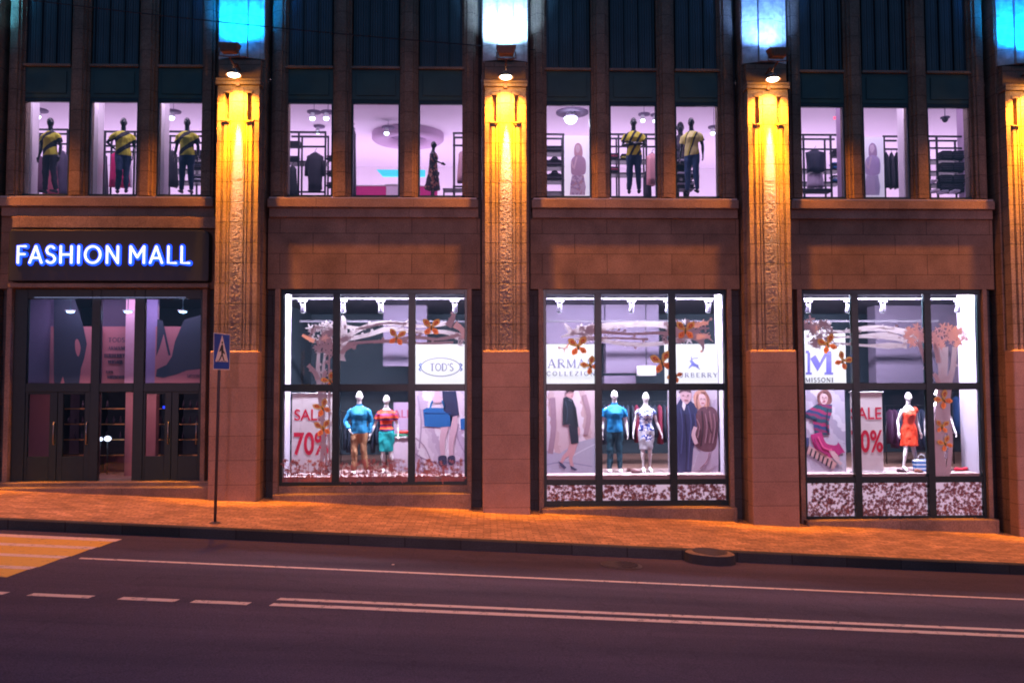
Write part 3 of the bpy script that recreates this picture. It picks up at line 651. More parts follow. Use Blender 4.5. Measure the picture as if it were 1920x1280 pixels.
def figure(t, skin, arms, legs, female=False, turn=0.0, voxel=.011, clothes=(), fingers=True, lean=0):
    """arms: ((elbow, wrist) left, right) offsets in metres; legs: (knee, ankle) per side. Figure faces -Y, 1.80 tall."""
    b = MB(); f = female
    tw = .90 if f else 1.0
    torso = [((0, .0, .86), (.150 if f else .150, .105)), ((0, 0, .95), (.172 if f else .165, .118)), ((0, -.005, 1.08), (.118 if f else .142, .092 if f else .105)), ((0, -.01, 1.18), (.128 if f else .155, .10)), ((0, -.02, 1.29), (.145*1 if f else .175, .118)), ((0, 0, 1.40), (.155 if f else .185, .09)), ((0, .005, 1.46), (.10, .07)), ((0, 0, 1.50), (.055, .055)), ((0, -.01, 1.56), (.048 if f else .055, .052)), ((0, -.015, 1.62), (.05, .055))]
    def tub(bb, path, n=18, grow=0): bb.tube([p for p, r in path], [(r[0]+grow, r[1]+grow) for p, r in path], bb.mats[0], n)
    b.mi(skin); tub(b, torso)
    b.ell((0, -.015, 1.685), (.072, .090, .115), skin, 20, 14); b.ell((0, -.045, 1.640), (.050, .055, .060), skin)      # skull and jaw
    b.tube([(0, -.095, 1.70), (0, -.118, 1.665), (0, -.10, 1.655)], [.008, .014, .010], skin, 8)                      # nose
    b.ell((0, -.098, 1.625), (.022, .012, .010), skin, 10, 6)
    for s in (-1, 1): b.ell((s*.074, -.01, 1.675), (.010, .022, .032), skin, 8, 6)
    sh = .175 if f else .20
    A = []
    for s, (el, wr) in zip((-1, 1), arms):
        S0 = Vector((s*sh*.78, 0, 1.400)); S1 = Vector((s*(sh+.002), 0, 1.345)); e_ = Vector(el); w_ = Vector(wr); k = .85 if f else 1
        A.append((S0, S1, e_, w_))
        b.tube([S0, S1, (S1+e_)/2, e_, e_*.6+w_*.4, w_], [.05*k, .052*k, .044*k, .036*k, .038*k, .024*k], skin, 14)
        d = (w_-e_).normalized(); side = Vector((0, 1, 0)); pl = w_+d*.045
        b.tube([w_, w_+d*.03, w_+d*.085], [(.024, .018), (.020, .040), (.016, .038)], skin, 12, side=(1, 0, 0) if abs(d.x) < .8 else (0, 0, 1))
        if fingers:
            nn = side-d*side.dot(d); nn.normalize(); cur = Vector((-s, 0, 0)); cur = (cur-d*cur.dot(d)); cur.normalize() if cur.length > .01 else None
            for j, (o_, ln) in enumerate(((-.030, .075), (-.010, .088), (.010, .082), (.029, .062))):
                q = w_+d*.08+nn*o_
                b.tube([q, q+d*ln*.45+cur*.004, q+d*ln*.8+cur*.018, q+d*ln*.95+cur*.032], [.0105, .0098, .009, .0075], skin, 8)
            q = w_+d*.03-nn*.03; b.tube([q, q-nn*.022+d*.03, q-nn*.024+d*.065+cur*.01], [.013, .0115, .009], skin, 8)
    Lg = []
    for s, (kn, an) in zip((-1, 1), legs):
        H0 = Vector((s*.085, 0, .90)); kn = Vector(kn); an = Vector(an); k = .88 if f else 1; Lg.append((H0, kn, an))
        b.tube([H0, H0*.7+kn*.3, kn*.85+H0*.15, kn, kn*.7+an*.3, kn*.25+an*.75, an], [.088, .082*k, .058*k, .054*k, .058*k, .036*k, .032*k], skin, 16)
        hl = .05 if f else .0
        b.tube([an+Vector((0, .045, -.055)), an+Vector((0, 0, -.035)), an+Vector((s*.01, -.09, -.052-hl*.4)), an+Vector((s*.015, -.165, -.06-hl))], [(.030, .028), (.036, .036), (.040, .024), (.030, .014)], skin, 12)
        if f: b.tube([an+Vector((0, .05, -.05)), an+Vector((0, .055, -.075-hl))], [.014, .008], skin, 8)
    body = remesh(b, 'body', t, voxel)
    for kind, m in clothes:
        c = MB(); c.mi(m); nm = kind; vx = .013
        if kind in ('shirt', 'tee', 'polo', 'top'):
            tub(c, [((0, .0, .88 if not f else .98), (.168, .118)), *[(p, (max(r[0], .150) if not f and p[2] < 1.35 else r[0], r[1])) for p, r in torso[1:7] if p[2] > (.93 if not f else 1.0)]], grow=.017)
            for S0, S1, e_, w_ in A:
                if kind == 'shirt': c.tube([S0, S1, (S1+e_)/2, e_, e_*.5+w_*.5, w_*.93+e_*.07], [.050, .061, .058, .054, .052, .043], m, 14)
                elif kind != 'top': c.tube([S0, S1, S1*.62+e_*.38, S1*.42+e_*.58], [.050, .061, .063, .066], m, 14)
            if kind in ('shirt', 'polo'):
                c.tube([(0, .0, 1.46), (0, 0, 1.53)], [(.078, .072), (.066, .064)], m, 16)
        elif kind in ('trousers', 'jeans'):
            tub(c, [((0, 0, .84), (.155, .112)), ((0, 0, .95), (.170, .122)), ((0, 0, 1.03), (.150, .108))], grow=.012)
            for H0, kn, an in Lg: c.tube([H0, H0*.7+kn*.3, kn, kn*.5+an*.5, an+Vector((0, 0, .0))], [.100, .096, .072, .066, .062 if kind == 'trousers' else .052], m, 16)
        elif kind == 'skirt':
            tub(c, [((0, 0, .50), (.150, .12)), ((0, 0, .70), (.175, .13)), ((0, 0, .92), (.185, .132)), ((0, 0, 1.03), (.145, .11))], grow=.006)
        elif kind == 'dress':
            tub(c, [((0, 0, .56), (.205, .15)), ((0, 0, .75), (.190, .14)), ((0, 0, .95), (.180, .128)), ((0, -.005, 1.10), (.125, .10)), ((0, -.02, 1.29), (.155, .125)), ((0, 0, 1.385), (.135, .09))], grow=.010)
            S0, S1, e_, w_ = A[1]; c.ell((S1.x-.02, 0, 1.38), (.085, .09, .085), m)
        elif kind == 'fitted_dress':
            tub(c, [((0, 0, .56), (.150, .115)), ((0, 0, .75), (.172, .13)), ((0, 0, .95), (.178, .125)), ((0, -.005, 1.10), (.125, .10)), ((0, -.02, 1.29), (.155, .125)), ((0, 0, 1.40), (.150, .09))], grow=.010)
            for S0, S1, e_, w_ in A: c.tube([S0, S1, S1*.75+e_*.25], [.048, .058, .056], m, 12)
        elif kind == 'flared_dress':
            tub(c, [((0, .03, .28), (.27, .24)), ((0, .02, .55), (.22, .19)), ((0, 0, .85), (.18, .14)), ((0, -.005, 1.10), (.135, .11)), ((0, -.02, 1.29), (.155, .125)), ((0, 0, 1.41), (.150, .09))], grow=.010)
        elif kind == 'long_skirt':
            tub(c, [((0, 0, .32), (.22, .18)), ((0, 0, .6), (.20, .15)), ((0, 0, .92), (.185, .132)), ((0, 0, 1.0), (.15, .115))], grow=.006)
        o = remesh(c, nm, t, vx, 2)
        for v in o.data.vertices:                   # folds in the cloth
            q = v.co; d = noise.noise(Vector((q.x*9, q.y*9, q.z*5)))*.020+noise.noise(Vector((q.x*22, q.y*22, q.z*12)))*.008
            v.co = q+Vector((v.normal.x, v.normal.y, 0))*d
    if any(k in ('trousers', 'jeans', 'tee', 'polo', 'shirt') for k, _ in clothes) and not female:
        c = MB(); c.mi(C(215, 210, 215) if skin is MANW else C(30, 32, 40))
        for H0, kn, an in Lg: c.tube([an+Vector((0, .055, -.06)), an+Vector((0, 0, -.04)), an+Vector((0, -.09, -.058)), an+Vector((0, -.18, -.068))], [(.036, .034), (.044, .044), (.047, .032), (.034, .02)], c.mats[0], 12)
        remesh(c, 'shoes', t, .012, 1)
    return body
DOWN = (((-.255, .03, 1.11), (-.275, -.03, .87)), ((.255, .03, 1.11), (.275, -.03, .87)))
STAND = (((-.10, -.01, .50), (-.115, .02, .085)), ((.10, -.01, .50), (.115, .02, .085)))
def mannequin(px, feet, head, Y, rz, label, group, skin, arms=DOWN, legs=STAND, female=False, clothes=(), zf=None, **k):
    x, z = U(px, feet, Y); zh = U(px, head, Y)[1]
    if zf is not None: z = zf
    t = thing('mannequin', label, 'mannequin', (0, 0, 0), group)
    figure(t, skin, arms, legs, female, clothes=clothes, **k)
    t.location = (x, Y, z); t.rotation_euler = (0, 0, R(rz)); s = (zh-z)/1.80; t.scale = (s, s, s); t.location.z = z+.0*s
    return t
G1 = 'white mannequins in the street level windows'; G2 = 'black mannequins in the upper windows'
DF = .088
mannequin(673, 884, 733, .75, 0, 'white male mannequin in a blue shirt and tan trousers', G1, MANW, arms=(((-.29, -.02, 1.12), (-.19, -.16, .97)), ((.25, .03, 1.11), (.24, -.03, .87))), legs=(((-.10, -.03, .50), (-.10, -.02, .085)), ((.10, -.02, .50), (.16, .03, .085))), clothes=(('shirt', C(28, 128, 178)), ('trousers', C(176, 132, 98))), zf=DF)
mannequin(724, 882, 740, .80, 0, 'white female mannequin in a striped red tee and turquoise skirt', G1, MANW, arms=(((-.26, .03, 1.13), (-.34, -.04, .92)), ((.25, .04, 1.12), (.27, .0, .86))), legs=(((-.07, -.04, .50), (-.06, -.05, .12)), ((.10, -.02, .50), (.15, -.02, .12))), female=True, clothes=(('skirt', C(20, 168, 172)), ('tee', pattern('striped_knit', [(0, (225, 60, 40)), (.22, (90, 50, 130)), (.36, (235, 110, 45)), (.55, (200, 40, 70)), (.72, (70, 50, 120)), (.84, (230, 80, 40))], 4.2, distort=.05))), zf=DF)
mannequin(1153, 884, 731, .75, 0, 'white male mannequin in a bright blue polo and dark teal jeans', G1, MANW, clothes=(('polo', C(18, 132, 196)), ('jeans', C(18, 66, 84))), zf=DF)
DRESSB = pattern('blue_white_print', [(0, (225, 225, 240)), (.45, (40, 60, 150)), (.75, (130, 150, 200))], 26, wave='cells')
mannequin(1212, 884, 735, .80, 0, 'white female mannequin in a blue and white patterned dress', G1, MANW, female=True, arms=(((-.25, .03, 1.12), (-.29, -.02, .90)), ((.25, .03, 1.12), (.33, -.03, .90))), legs=(((-.085, -.03, .50), (-.075, -.05, .12)), ((.08, -.03, .50), (.075, -.02, .12))), clothes=(('skirt', C(176, 176, 190)), ('fitted_dress', DRESSB)), zf=DF)
mannequin(1706, 882, 735, .80, 8, 'white female mannequin in an orange one shoulder dress, legs apart', G1, MANW, female=True, arms=(((-.25, .03, 1.12), (-.28, -.03, .88)), ((.25, .05, 1.12), (.29, .0, .88))), legs=(((-.13, -.06, .50), (-.20, -.07, .12)), ((.12, .02, .50), (.23, .05, .12))), clothes=(('dress', C(240, 72, 40)),), zf=DF)
mannequin(1762, 884, 728, .85, -6, 'white female mannequin in a grey dress half hidden by the tree decal', G1, MANW, female=True, arms=(((-.26, .03, 1.12), (-.30, -.03, .88)), ((.27, .03, 1.14), (.32, -.06, .88))), clothes=(('flared_dress', C(120, 104, 116)),), zf=DF)
def ybk(name, dx): return pattern(name, [(0, (24, 24, 30)), (.38, (222, 212, 62))], 3.0, (dx, 0, 1.0), distort=.05)
YB = ybk('yellow_black_bands', -.75); YB2 = ybk('yellow_black_bands_steep', -1.9)
JEAN = C(22, 48, 92); BLKC = C(26, 26, 34)
UZ = None
def up(px, rz, label, **k): return mannequin(px, 362, 221, .62, rz, label, G2, MANB, voxel=.012, **k)
up(92, -12, 'black mannequin in a yellow and black banded tee and dark trousers', clothes=(('tee', YB), ('jeans', C(40, 36, 58))), legs=(((-.09, -.02, .50), (-.12, .02, .085)), ((.12, -.03, .50), (.17, 0, .085))))
up(229, 25, 'black mannequin turned sideways in a banded yellow tee before a pink coat', clothes=(('tee', YB), ('jeans', JEAN)), arms=(((-.34, .06, 1.18), (-.19, .0, 1.04)), ((.25, .05, 1.12), (.22, -.05, .90))), legs=(((-.08, -.10, .50), (-.10, .05, .085)), ((.08, -.02, .50), (.08, -.10, .085))))
up(349, 0, 'black mannequin facing the street in banded yellow tee and blue jeans', clothes=(('tee', YB), ('jeans', JEAN)))
mannequin(812, 372, 265, .75, 80, 'black female mannequin seen from the side in a floral dress', G2, MANB, female=True, voxel=.012, arms=(((-.22, -.08, 1.14), (-.16, -.28, 1.06)), ((.22, -.02, 1.13), (.22, -.08, .90))), clothes=(('flared_dress', pattern('floral_cloth', [(0, (36, 28, 44)), (.55, (150, 92, 84)), (.78, (60, 40, 58)), (.9, (190, 140, 120))], 16, wave='cells')),), zf=None)
up(1189, -8, 'black mannequin with folded arms in yellow and black tee and blue jeans', clothes=(('tee', YB2), ('jeans', JEAN)), arms=(((-.26, -.05, 1.13), (.06, -.20, 1.12)), ((.26, -.05, 1.13), (-.06, -.17, 1.17))))
up(1298, -30, 'black mannequin in a mostly pale yellow tee and faded blue jeans', clothes=(('tee', pattern('pale_yellow_bands', [(0, (240, 232, 150)), (.62, (40, 36, 40)), (.8, (205, 195, 70))], 3.4, (-1.4, 0, .5), distort=.03)), ('jeans', C(44, 74, 120))))
mannequin(1277, 372, 229, 1.9, 0, 'dim black mannequin standing behind the pale yellow tee mannequin', G2, MANB, voxel=.014, clothes=(('shirt', C(58, 50, 66)), ('jeans', BLKC)), zf=6.6)

# ---------------------------------------------------------------- posters, banners, light panels
LP = E('light_panel_white', (.94, .94, 1.0), .92); LP.node_tree.nodes['Principled BSDF'].inputs['Base Color'].default_value = (.08, .08, .09, 1)
def at_poly(b, pts, Y, m, th=.001, sm=False):
    P_ = PX(smooth_poly(pts) if sm else pts, Y); b.prism(P_, Y-th, Y, m)
def at_stroke(b, pts, wpx, Y, m, sm=True, rnd=False):
    pts = smooth_poly(pts, 3, False) if sm else pts
    k = (Y-CAM.y)/FPX; wd = [q*k for q in wpx] if isinstance(wpx, (list, tuple)) else wpx*k
    if isinstance(wd, list) and len(wd) != len(pts):
        a = len(wd)-1; n = len(pts)-1; wd = [wd[int(min(i*a/n, a-.001))]*(1-(i*a/n) % 1)+wd[min(a, int(min(i*a/n, a-.001))+1)]*((i*a/n) % 1) for i in range(n+1)]
    b.stroke(PX(pts, Y), wd, Y-.001, Y, m, rnd)
SERIF = {  # k thick, t thin; (w, strokes[(pts, width)])
 'T': (.72, [([(.36, 0), (.36, 1)], .13), ([(0, .97), (.72, .97)], .06), ([(.22, .02), (.5, .02)], .05)]),
 'O': (.86, [(arc(.43, .5, .38, .47, 0, 360, 24), .09)]), 'D': (.80, [([(.12, 0), (.12, 1)], .13), ([(.1, .97)]+arc(.36, .5, .38, .47, 88, -88, 12)+[(.1, .03)], .07)]),
 'S': (.56, [(arc(.28, .74, .22, .23, 30, 215, 10)[:-1]+[(.28, .5)]+arc(.28, .26, .24, .24, 35, -150, 10)[1:], .09)]),
 "'": (.2, [([(.1, 1), (.07, .72)], .08)]), 'A': (.86, [([(.08, 0), (.40, 1)], .05), ([(.40, 1), (.76, 0)], .12), ([(.2, .34), (.6, .34)], .05), ([(-.02, .02), (.2, .02)], .05), ([(.6, .02), (.88, .02)], .05)]),
 'R': (.80, [([(.14, 0), (.14, 1)], .13), ([(.1, .97)]+arc(.40, .75, .24, .22, 88, -88, 10)+[(.1, .53)], .06), ([(.36, .52), (.78, .0)], .12), ([(0, .02), (.3, .02)], .05)]),
 'M': (1.0, [([(.12, 0), (.12, 1)], .05), ([(.12, 1), (.5, .05)], .12), ([(.5, .05), (.88, 1)], .05), ([(.88, 0), (.88, 1)], .13), ([(0, .02), (.24, .02)], .05), ([(.74, .02), (1.02, .02)], .05)]),
 'N': (.86, [([(.12, 0), (.12, 1)], .05), ([(.12, 1), (.74, .02)], .12), ([(.74, 0), (.74, 1)], .05), ([(0, .02), (.24, .02)], .05), ([(.62, .98), (.86, .98)], .05)]),
 'I': (.30, [([(.15, 0), (.15, 1)], .13), ([(0, .02), (.3, .02)], .05), ([(0, .98), (.3, .98)], .05)]),
 'C': (.78, [(arc(.43, .5, .38, .47, 40, 320, 20), .09)]), 'L': (.64, [([(.14, 0), (.14, 1)], .13), ([(0, .03), (.6, .03), (.6, .22)], .06)]),
 'E': (.66, [([(.14, 0), (.14, 1)], .13), ([(.1, .97), (.6, .97)], .06), ([(.1, .52), (.5, .52)], .05), ([(.1, .03), (.64, .03)], .06)]),
 'Z': (.68, [([(.05, .96), (.62, .96)], .06), ([(.62, .96), (.04, .04)], .12), ([(.04, .04), (.66, .04)], .06)]),
 'B': (.74, [([(.14, 0), (.14, 1)], .13), ([(.1, .97)]+arc(.38, .76, .22, .21, 88, -88, 8)+[(.1, .54)], .06), ([(.1, .54)]+arc(.40, .28, .26, .25, 88, -88, 8)+[(.1, .03)], .06)]),
 'U': (.82, [([(.12, 1), (.12, .3)]+arc(.42, .3, .30, .28, 180, 360, 10)+[(.72, 1)], .09)]), 'Y': (.78, [([(.06, 1), (.39, .48)], .12), ([(.39, .48), (.74, 1)], .05), ([(.39, 0), (.39, .5)], .12)]), ' ': (.4, []),
 'V': (.8, [([(.06, 1), (.40, 0)], .12), ([(.40, 0), (.74, 1)], .05)]), 'G': (.8, [(arc(.43, .5, .38, .47, 40, 350, 20), .09), ([(.8, .45), (.8, .1)], .12)]), '&': (.7, [(arc(.3, .75, .18, .2, 0, 360, 10), .07), (arc(.32, .25, .28, .24, 0, 360, 10), .08)])}
def serif(b, s, px0, px1, pyt, pyb, Y, m, sp=.10, bold=1.0):
    bold *= 1.6
    x0, zt = U(px0, pyt, Y); x1, zb = U(px1, pyb, Y); tot = sum(SERIF[c][0]+sp for c in s)-sp; kx = (x1-x0)/tot; kz = zt-zb; x = x0
    for c in s:
        for pts, wd in SERIF[c][1]: b.stroke([(x+p[0]*kx, zb+p[1]*kz) for p in pts], wd*min(kx, kz)*bold, Y-.001, Y, m)
        x += (SERIF[c][0]+sp)*kx
def text_obj(s, px0, px1, pyt, pyb, Y, m, name, parent, bold=.0, ext=.001):
    cu = bpy.data.curves.new('t', 'FONT'); cu.body = s; cu.extrude = 0; cu.offset = bold; o = bpy.data.objects.new('t', cu); COL.objects.link(o)
    dg = bpy.context.evaluated_depsgraph_get(); dg.update(); me = bpy.data.meshes.new_from_object(o.evaluated_get(dg)); bpy.data.objects.remove(o)
    xs = [v.co.x for v in me.vertices]; ys = [v.co.y for v in me.vertices]; x0, zt = U(px0, pyt, Y); x1, zb = U(px1, pyb, Y); bs = WB[parent.name]
    for v in me.vertices: v.co = Vector((x0+(v.co.x-min(xs))/(max(xs)-min(xs))*(x1-x0), Y, zb+(v.co.y-min(ys))/(max(ys)-min(ys))*(zt-zb)))-bs
    me.materials.clear(); me.materials.append(m); me.name = name
    q = bpy.data.objects.new(name, me); COL.objects.link(q); q.parent = parent; WB[q.name] = bs; return q
def panel_thing(name, label, cat, px0, py0, px1, py1, Y, m, th=.03, group=None, sheet='panel'):
    x0, z1 = U(px0, py0, Y); x1, z0 = U(px1, py1, Y); t = thing(name, label, cat, ((x0+x1)/2, Y, z0), group)
    BX(x0, x1, Y, Y+th, z0, z1, m, sheet, t); return t
YP = .66; GREYP = C(84, 84, 116); LILG = 'white illuminated brand panels'
t = panel_thing('light_panel', "bright white panel reading TOD'S in an oval", 'sign', 774, 645, 874, 729, YP, LP, group=LILG)
b = MB(); e = [(826+37*math.cos(R(a)), 688+17*math.sin(R(a))) for a in range(0, 361, 12)]; at_stroke(b, e, 1.6, YP-.002, GREYP, False); b.build('oval', t)
b = MB(); serif(b, "TOD'S", 806, 850, 681, 695, YP-.002, GREYP); b.build('lettering', t)
b = MB(); DKB = C(60, 80, 130)
for s in (-1, 1):
    at_stroke(b, [(826+s*36, 681), (826+s*40, 684), (826+s*37, 688), (826+s*40, 692), (826+s*37, 695)], 2.5, YP-.002, DKB)
b.build('ornament', t)
t = panel_thing('light_panel', 'bright white panel reading ARMANI COLLEZIONI', 'sign', 1015, 645, 1117, 729, YP, LP, group=LILG)
b = MB(); serif(b, 'ARMANI', 1027, 1124, 673, 689, YP-.002, GREYP, .16, .9); serif(b, 'COLLEZIONI', 1025, 1122, 696, 704, YP-.002, C(92, 90, 120), .4, 1); b.build('lettering', t)
t = panel_thing('light_panel', 'bright white panel with a knight emblem reading BURBERRY', 'sign', 1246, 645, 1347, 729, YP, LP, group=LILG)
b = MB(); serif(b, 'BURBERRY', 1262, 1345, 699, 707, YP-.002, GREYP, .3, 1); b.build('lettering', t)
b = MB(); at_poly(b, [(1293, 676), (1298, 675), (1301, 679), (1305, 682), (1309, 684), (1310, 690), (1307, 688), (1302, 687), (1298, 686), (1295, 688), (1291, 691), (1293, 686), (1296, 682)], YP-.002, C(70, 75, 135), sm=True)
at_stroke(b, [(1294, 678), (1299, 672), (1309, 671)], 1.6, YP-.002, C(90, 92, 145)); at_stroke(b, [(1297, 675), (1296, 669)], 2.2, YP-.002, C(90, 92, 145)); at_stroke(b, [(1305, 687), (1312, 692)], 1.6, YP-.002, C(90, 92, 145)); b.build('emblem', t)
t = panel_thing('light_panel', 'bright white panel with a big blue M reading MISSONI', 'sign', 1500, 619, 1587, 729, YP, LP, group=LILG)
PUR = C(70, 68, 140); b = MB()
for pts in ([(1514, 661), (1519, 661), (1519, 700), (1514, 700)], [(1519, 672), (1529, 665), (1537, 680), (1547, 660), (1549, 661), (1549, 668), (1533, 696), (1519, 672)], [(1549, 658), (1559, 658), (1559, 700), (1549, 700)], [(1511, 698), (1522, 698), (1522, 702), (1511, 702)], [(1546, 698), (1562, 698), (1562, 702), (1546, 702)], [(1511, 657), (1517, 657), (1517, 662), (1511, 662)]):
    at_poly(b, pts, YP-.002, PUR)
b.build('emblem', t)
b = MB(); serif(b, 'MISSONI', 1510, 1562, 708, 716, YP-.002, C(40, 40, 60), .22, 1.1); b.build('lettering', t)

PG = 'tall photo posters in the street level windows'
SK = C(196, 150, 158); SKL = C(206, 172, 190)
# handbag poster
BG = pattern('poster_lilac_folds', [(0, (216, 202, 222)), (.3, (200, 184, 208)), (.5, (186, 168, 196)), (.75, (226, 218, 234))], 1.7, (1, 0, .35), distort=.35)
t = panel_thing('poster', 'photo poster of a blue handbag held beside a dark skirt and bare legs', 'poster', 774, 731, 874, 887, YP, BG, group=PG)
b = MB(); Y = YP-.002
for p_, wd, cc in (([(778, 850), (800, 862), (830, 868), (872, 862)], 2, (150, 130, 165)), ([(778, 820), (795, 835), (806, 858)], 2, (160, 142, 172)), ([(850, 800), (862, 830), (872, 850)], 2, (162, 145, 176)), ([(783, 742), (790, 790), (786, 840)], 3, (166, 150, 180))): at_stroke(b, p_, wd, Y, C(*cc))
at_stroke(b, [(833, 770), (834, 800), (829, 828), (831, 862)], [14, 13, 10, 7], Y, SKL); at_stroke(b, [(850, 770), (851, 800), (846, 830), (846, 862)], [14, 13, 10, 7], Y, SKL)
at_poly(b, [(829, 733), (855, 733), (861, 778), (848, 781), (832, 770)], Y, C(28, 34, 70))
at_stroke(b, [(820, 731), (819, 748)], [9, 11], Y, SKL); at_poly(b, [(813, 744), (826, 742), (828, 752), (818, 756), (812, 752)], Y, SKL, sm=True)
b.build('model', t)
b = MB(); at_poly(b, [(793, 768), (800, 764), (842, 765), (851, 772), (845, 799), (820, 801), (796, 799)], Y-.002, C(20, 96, 164)); at_stroke(b, [(806, 767), (811, 752), (821, 748), (830, 753), (834, 767)], 3.5, Y-.002, C(36, 120, 186)); at_poly(b, [(863, 785), (874, 783), (874, 805), (864, 805)], Y-.002, C(20, 96, 164)); at_stroke(b, [(796, 774), (846, 774)], 1.2, Y-.003, C(14, 66, 124)); b.build('handbag', t)
b = MB(); at_poly(b, [(822, 856), (836, 854), (838, 866), (836, 876), (824, 872)], Y-.002, C(34, 38, 70), sm=True); at_poly(b, [(840, 856), (852, 854), (853, 868), (846, 872), (840, 868)], Y-.002, C(34, 38, 70), sm=True); b.build('shoe', t)
# black suit poster
BG = pattern('poster_beige_street', [(0, (200, 176, 188)), (.35, (176, 150, 164)), (.55, (212, 198, 214)), (.8, (190, 162, 170))], 1.3, (1, 0, .12), distort=.25)
t = panel_thing('poster', 'photo poster of a woman in a black suit and heels stepping left', 'poster', 1015, 731, 1117, 887, YP, BG, group=PG)
b = MB(); at_poly(b, [(1015, 842), (1050, 850), (1078, 830), (1117, 820), (1117, 887), (1015, 887)], Y, C(170, 168, 192)); at_stroke(b, [(1060, 862), (1090, 845), (1116, 832)], 2, Y, C(200, 198, 216)); at_stroke(b, [(1020, 872), (1055, 866), (1110, 874)], 2, Y, C(140, 138, 168)); at_stroke(b, [(1095, 740), (1104, 780), (1098, 815)], 9, Y, C(160, 130, 146)); at_stroke(b, [(1036, 745), (1038, 800), (1032, 850)], 10, Y, C(150, 122, 140)); b.build('backdrop', t)
b = MB(); at_poly(b, [(1062, 733), (1075, 733), (1075, 742), (1070, 749), (1063, 746)], Y-.003, SK, sm=True)
at_stroke(b, [(1076, 822), (1068, 846), (1058, 856), (1052, 868)], [11, 9, 7, 5], Y-.003, SK); at_stroke(b, [(1080, 822), (1074, 846), (1070, 858), (1073, 874)], [11, 9, 7, 5], Y-.003, SK); at_poly(b, [(1081, 798), (1087, 802), (1087, 815), (1082, 812)], Y-.003, SK, sm=True)
at_poly(b, [(1056, 746), (1062, 743), (1074, 749), (1080, 764), (1085, 800), (1077, 803), (1068, 795), (1055, 797), (1055, 770)], Y-.004, C(22, 36, 50)); at_poly(b, [(1066, 796), (1083, 798), (1085, 830), (1071, 832)], Y-.005, C(26, 34, 52)); at_stroke(b, [(1062, 734), (1069, 730), (1076, 734)], 4, Y-.006, C(70, 46, 56)); at_stroke(b, [(1071, 742), (1074, 742)], 1, Y-.006, C(150, 70, 80)); at_stroke(b, [(1060, 752), (1064, 770), (1062, 792)], 1.8, Y-.0065, C(52, 66, 84)); at_stroke(b, [(1074, 754), (1079, 780), (1080, 800)], 1.8, Y-.0065, C(12, 20, 34)); at_stroke(b, [(1066, 748), (1072, 752)], 2.5, Y-.007, C(70, 80, 96)); b.build('model', t)
b = MB(); at_poly(b, [(1047, 864), (1054, 868), (1062, 876), (1058, 879), (1050, 872)], Y-.005, C(40, 44, 78)); at_poly(b, [(1069, 872), (1076, 876), (1083, 880), (1078, 882), (1071, 879)], Y-.005, C(40, 44, 78)); b.build('shoe', t)
# couple poster
t = panel_thing('poster', 'photo poster of a man in a dark coat beside a blond woman in brown leather', 'poster', 1252, 731, 1347, 887, YP, pattern('poster_grey_studio', [(0, (196, 186, 204)), (.6, (176, 164, 188))], 1.1, (1, 0, -.6), distort=.3), group=PG)
b = MB(); at_poly(b, [(1268, 760), (1276, 747), (1284, 752), (1296, 752), (1306, 760), (1312, 800), (1300, 840), (1296, 885), (1268, 885)], Y, C(40, 44, 84)); at_poly(b, [(1276, 733), (1294, 733), (1296, 746), (1288, 757), (1278, 750)], Y-.002, C(196, 160, 172), sm=True); at_stroke(b, [(1273, 736), (1282, 731), (1296, 734)], 4, Y-.004, C(92, 66, 76)); at_poly(b, [(1280, 752), (1286, 758), (1283, 770), (1279, 762)], Y-.003, C(210, 206, 222)); at_stroke(b, [(1279, 741), (1283, 741)], 1.2, Y-.005, C(60, 40, 50)); at_stroke(b, [(1288, 741), (1292, 741)], 1.2, Y-.005, C(60, 40, 50)); at_stroke(b, [(1286, 742), (1287, 746)], 1, Y-.005, C(165, 125, 135)); at_stroke(b, [(1283, 750), (1290, 750)], 1.2, Y-.005, C(140, 70, 80))
for q in ([(1290, 760), (1296, 790), (1293, 830), (1290, 880)], [(1276, 765), (1280, 800), (1277, 850)], [(1302, 775), (1305, 800), (1298, 830)]): at_stroke(b, q, 2.5, Y-.003, C(62, 66, 112))
at_stroke(b, [(1284, 775), (1287, 830), (1286, 884)], 1.2, Y-.0035, C(20, 22, 48)); b.build('man', t)
b = MB(); at_poly(b, [(1300, 745), (1306, 733), (1320, 731), (1328, 742), (1330, 762), (1322, 772), (1312, 768), (1304, 762)], Y-.003, C(196, 146, 132), sm=True); at_poly(b, [(1310, 742), (1318, 738), (1324, 748), (1321, 760), (1314, 760)], Y-.005, C(214, 180, 186), sm=True)
at_poly(b, [(1306, 775), (1314, 764), (1326, 762), (1338, 764), (1346, 780), (1344, 830), (1336, 845), (1320, 846), (1306, 838), (1298, 822), (1302, 800)], Y-.004, C(96, 60, 72), sm=True); at_poly(b, [(1322, 842), (1347, 820), (1347, 870), (1318, 884), (1300, 880), (1308, 850)], Y-.003, C(172, 156, 178)); at_stroke(b, [(1304, 800), (1300, 815), (1306, 832)], [7, 7, 8], Y-.006, C(205, 172, 184)); at_stroke(b, [(1316, 770), (1318, 800), (1314, 836)], 3, Y-.006, C(60, 36, 48)); at_stroke(b, [(1330, 770), (1334, 800), (1330, 830)], 2.5, Y-.006, C(134, 96, 104)); at_stroke(b, [(1312.5, 747), (1316, 747)], 1.1, Y-.007, C(70, 50, 60)); at_stroke(b, [(1319, 747.5), (1322, 748)], 1.1, Y-.007, C(70, 50, 60)); at_stroke(b, [(1315, 755), (1320, 755.5)], 1.4, Y-.007, C(170, 60, 80))
for q in ([(1308, 738), (1305, 750), (1308, 764)], [(1314, 734), (1324, 738), (1327, 752), (1325, 766)], [(1322, 733), (1329, 745), (1330, 758)]): at_stroke(b, q, 1.6, Y-.008, C(150, 104, 96))
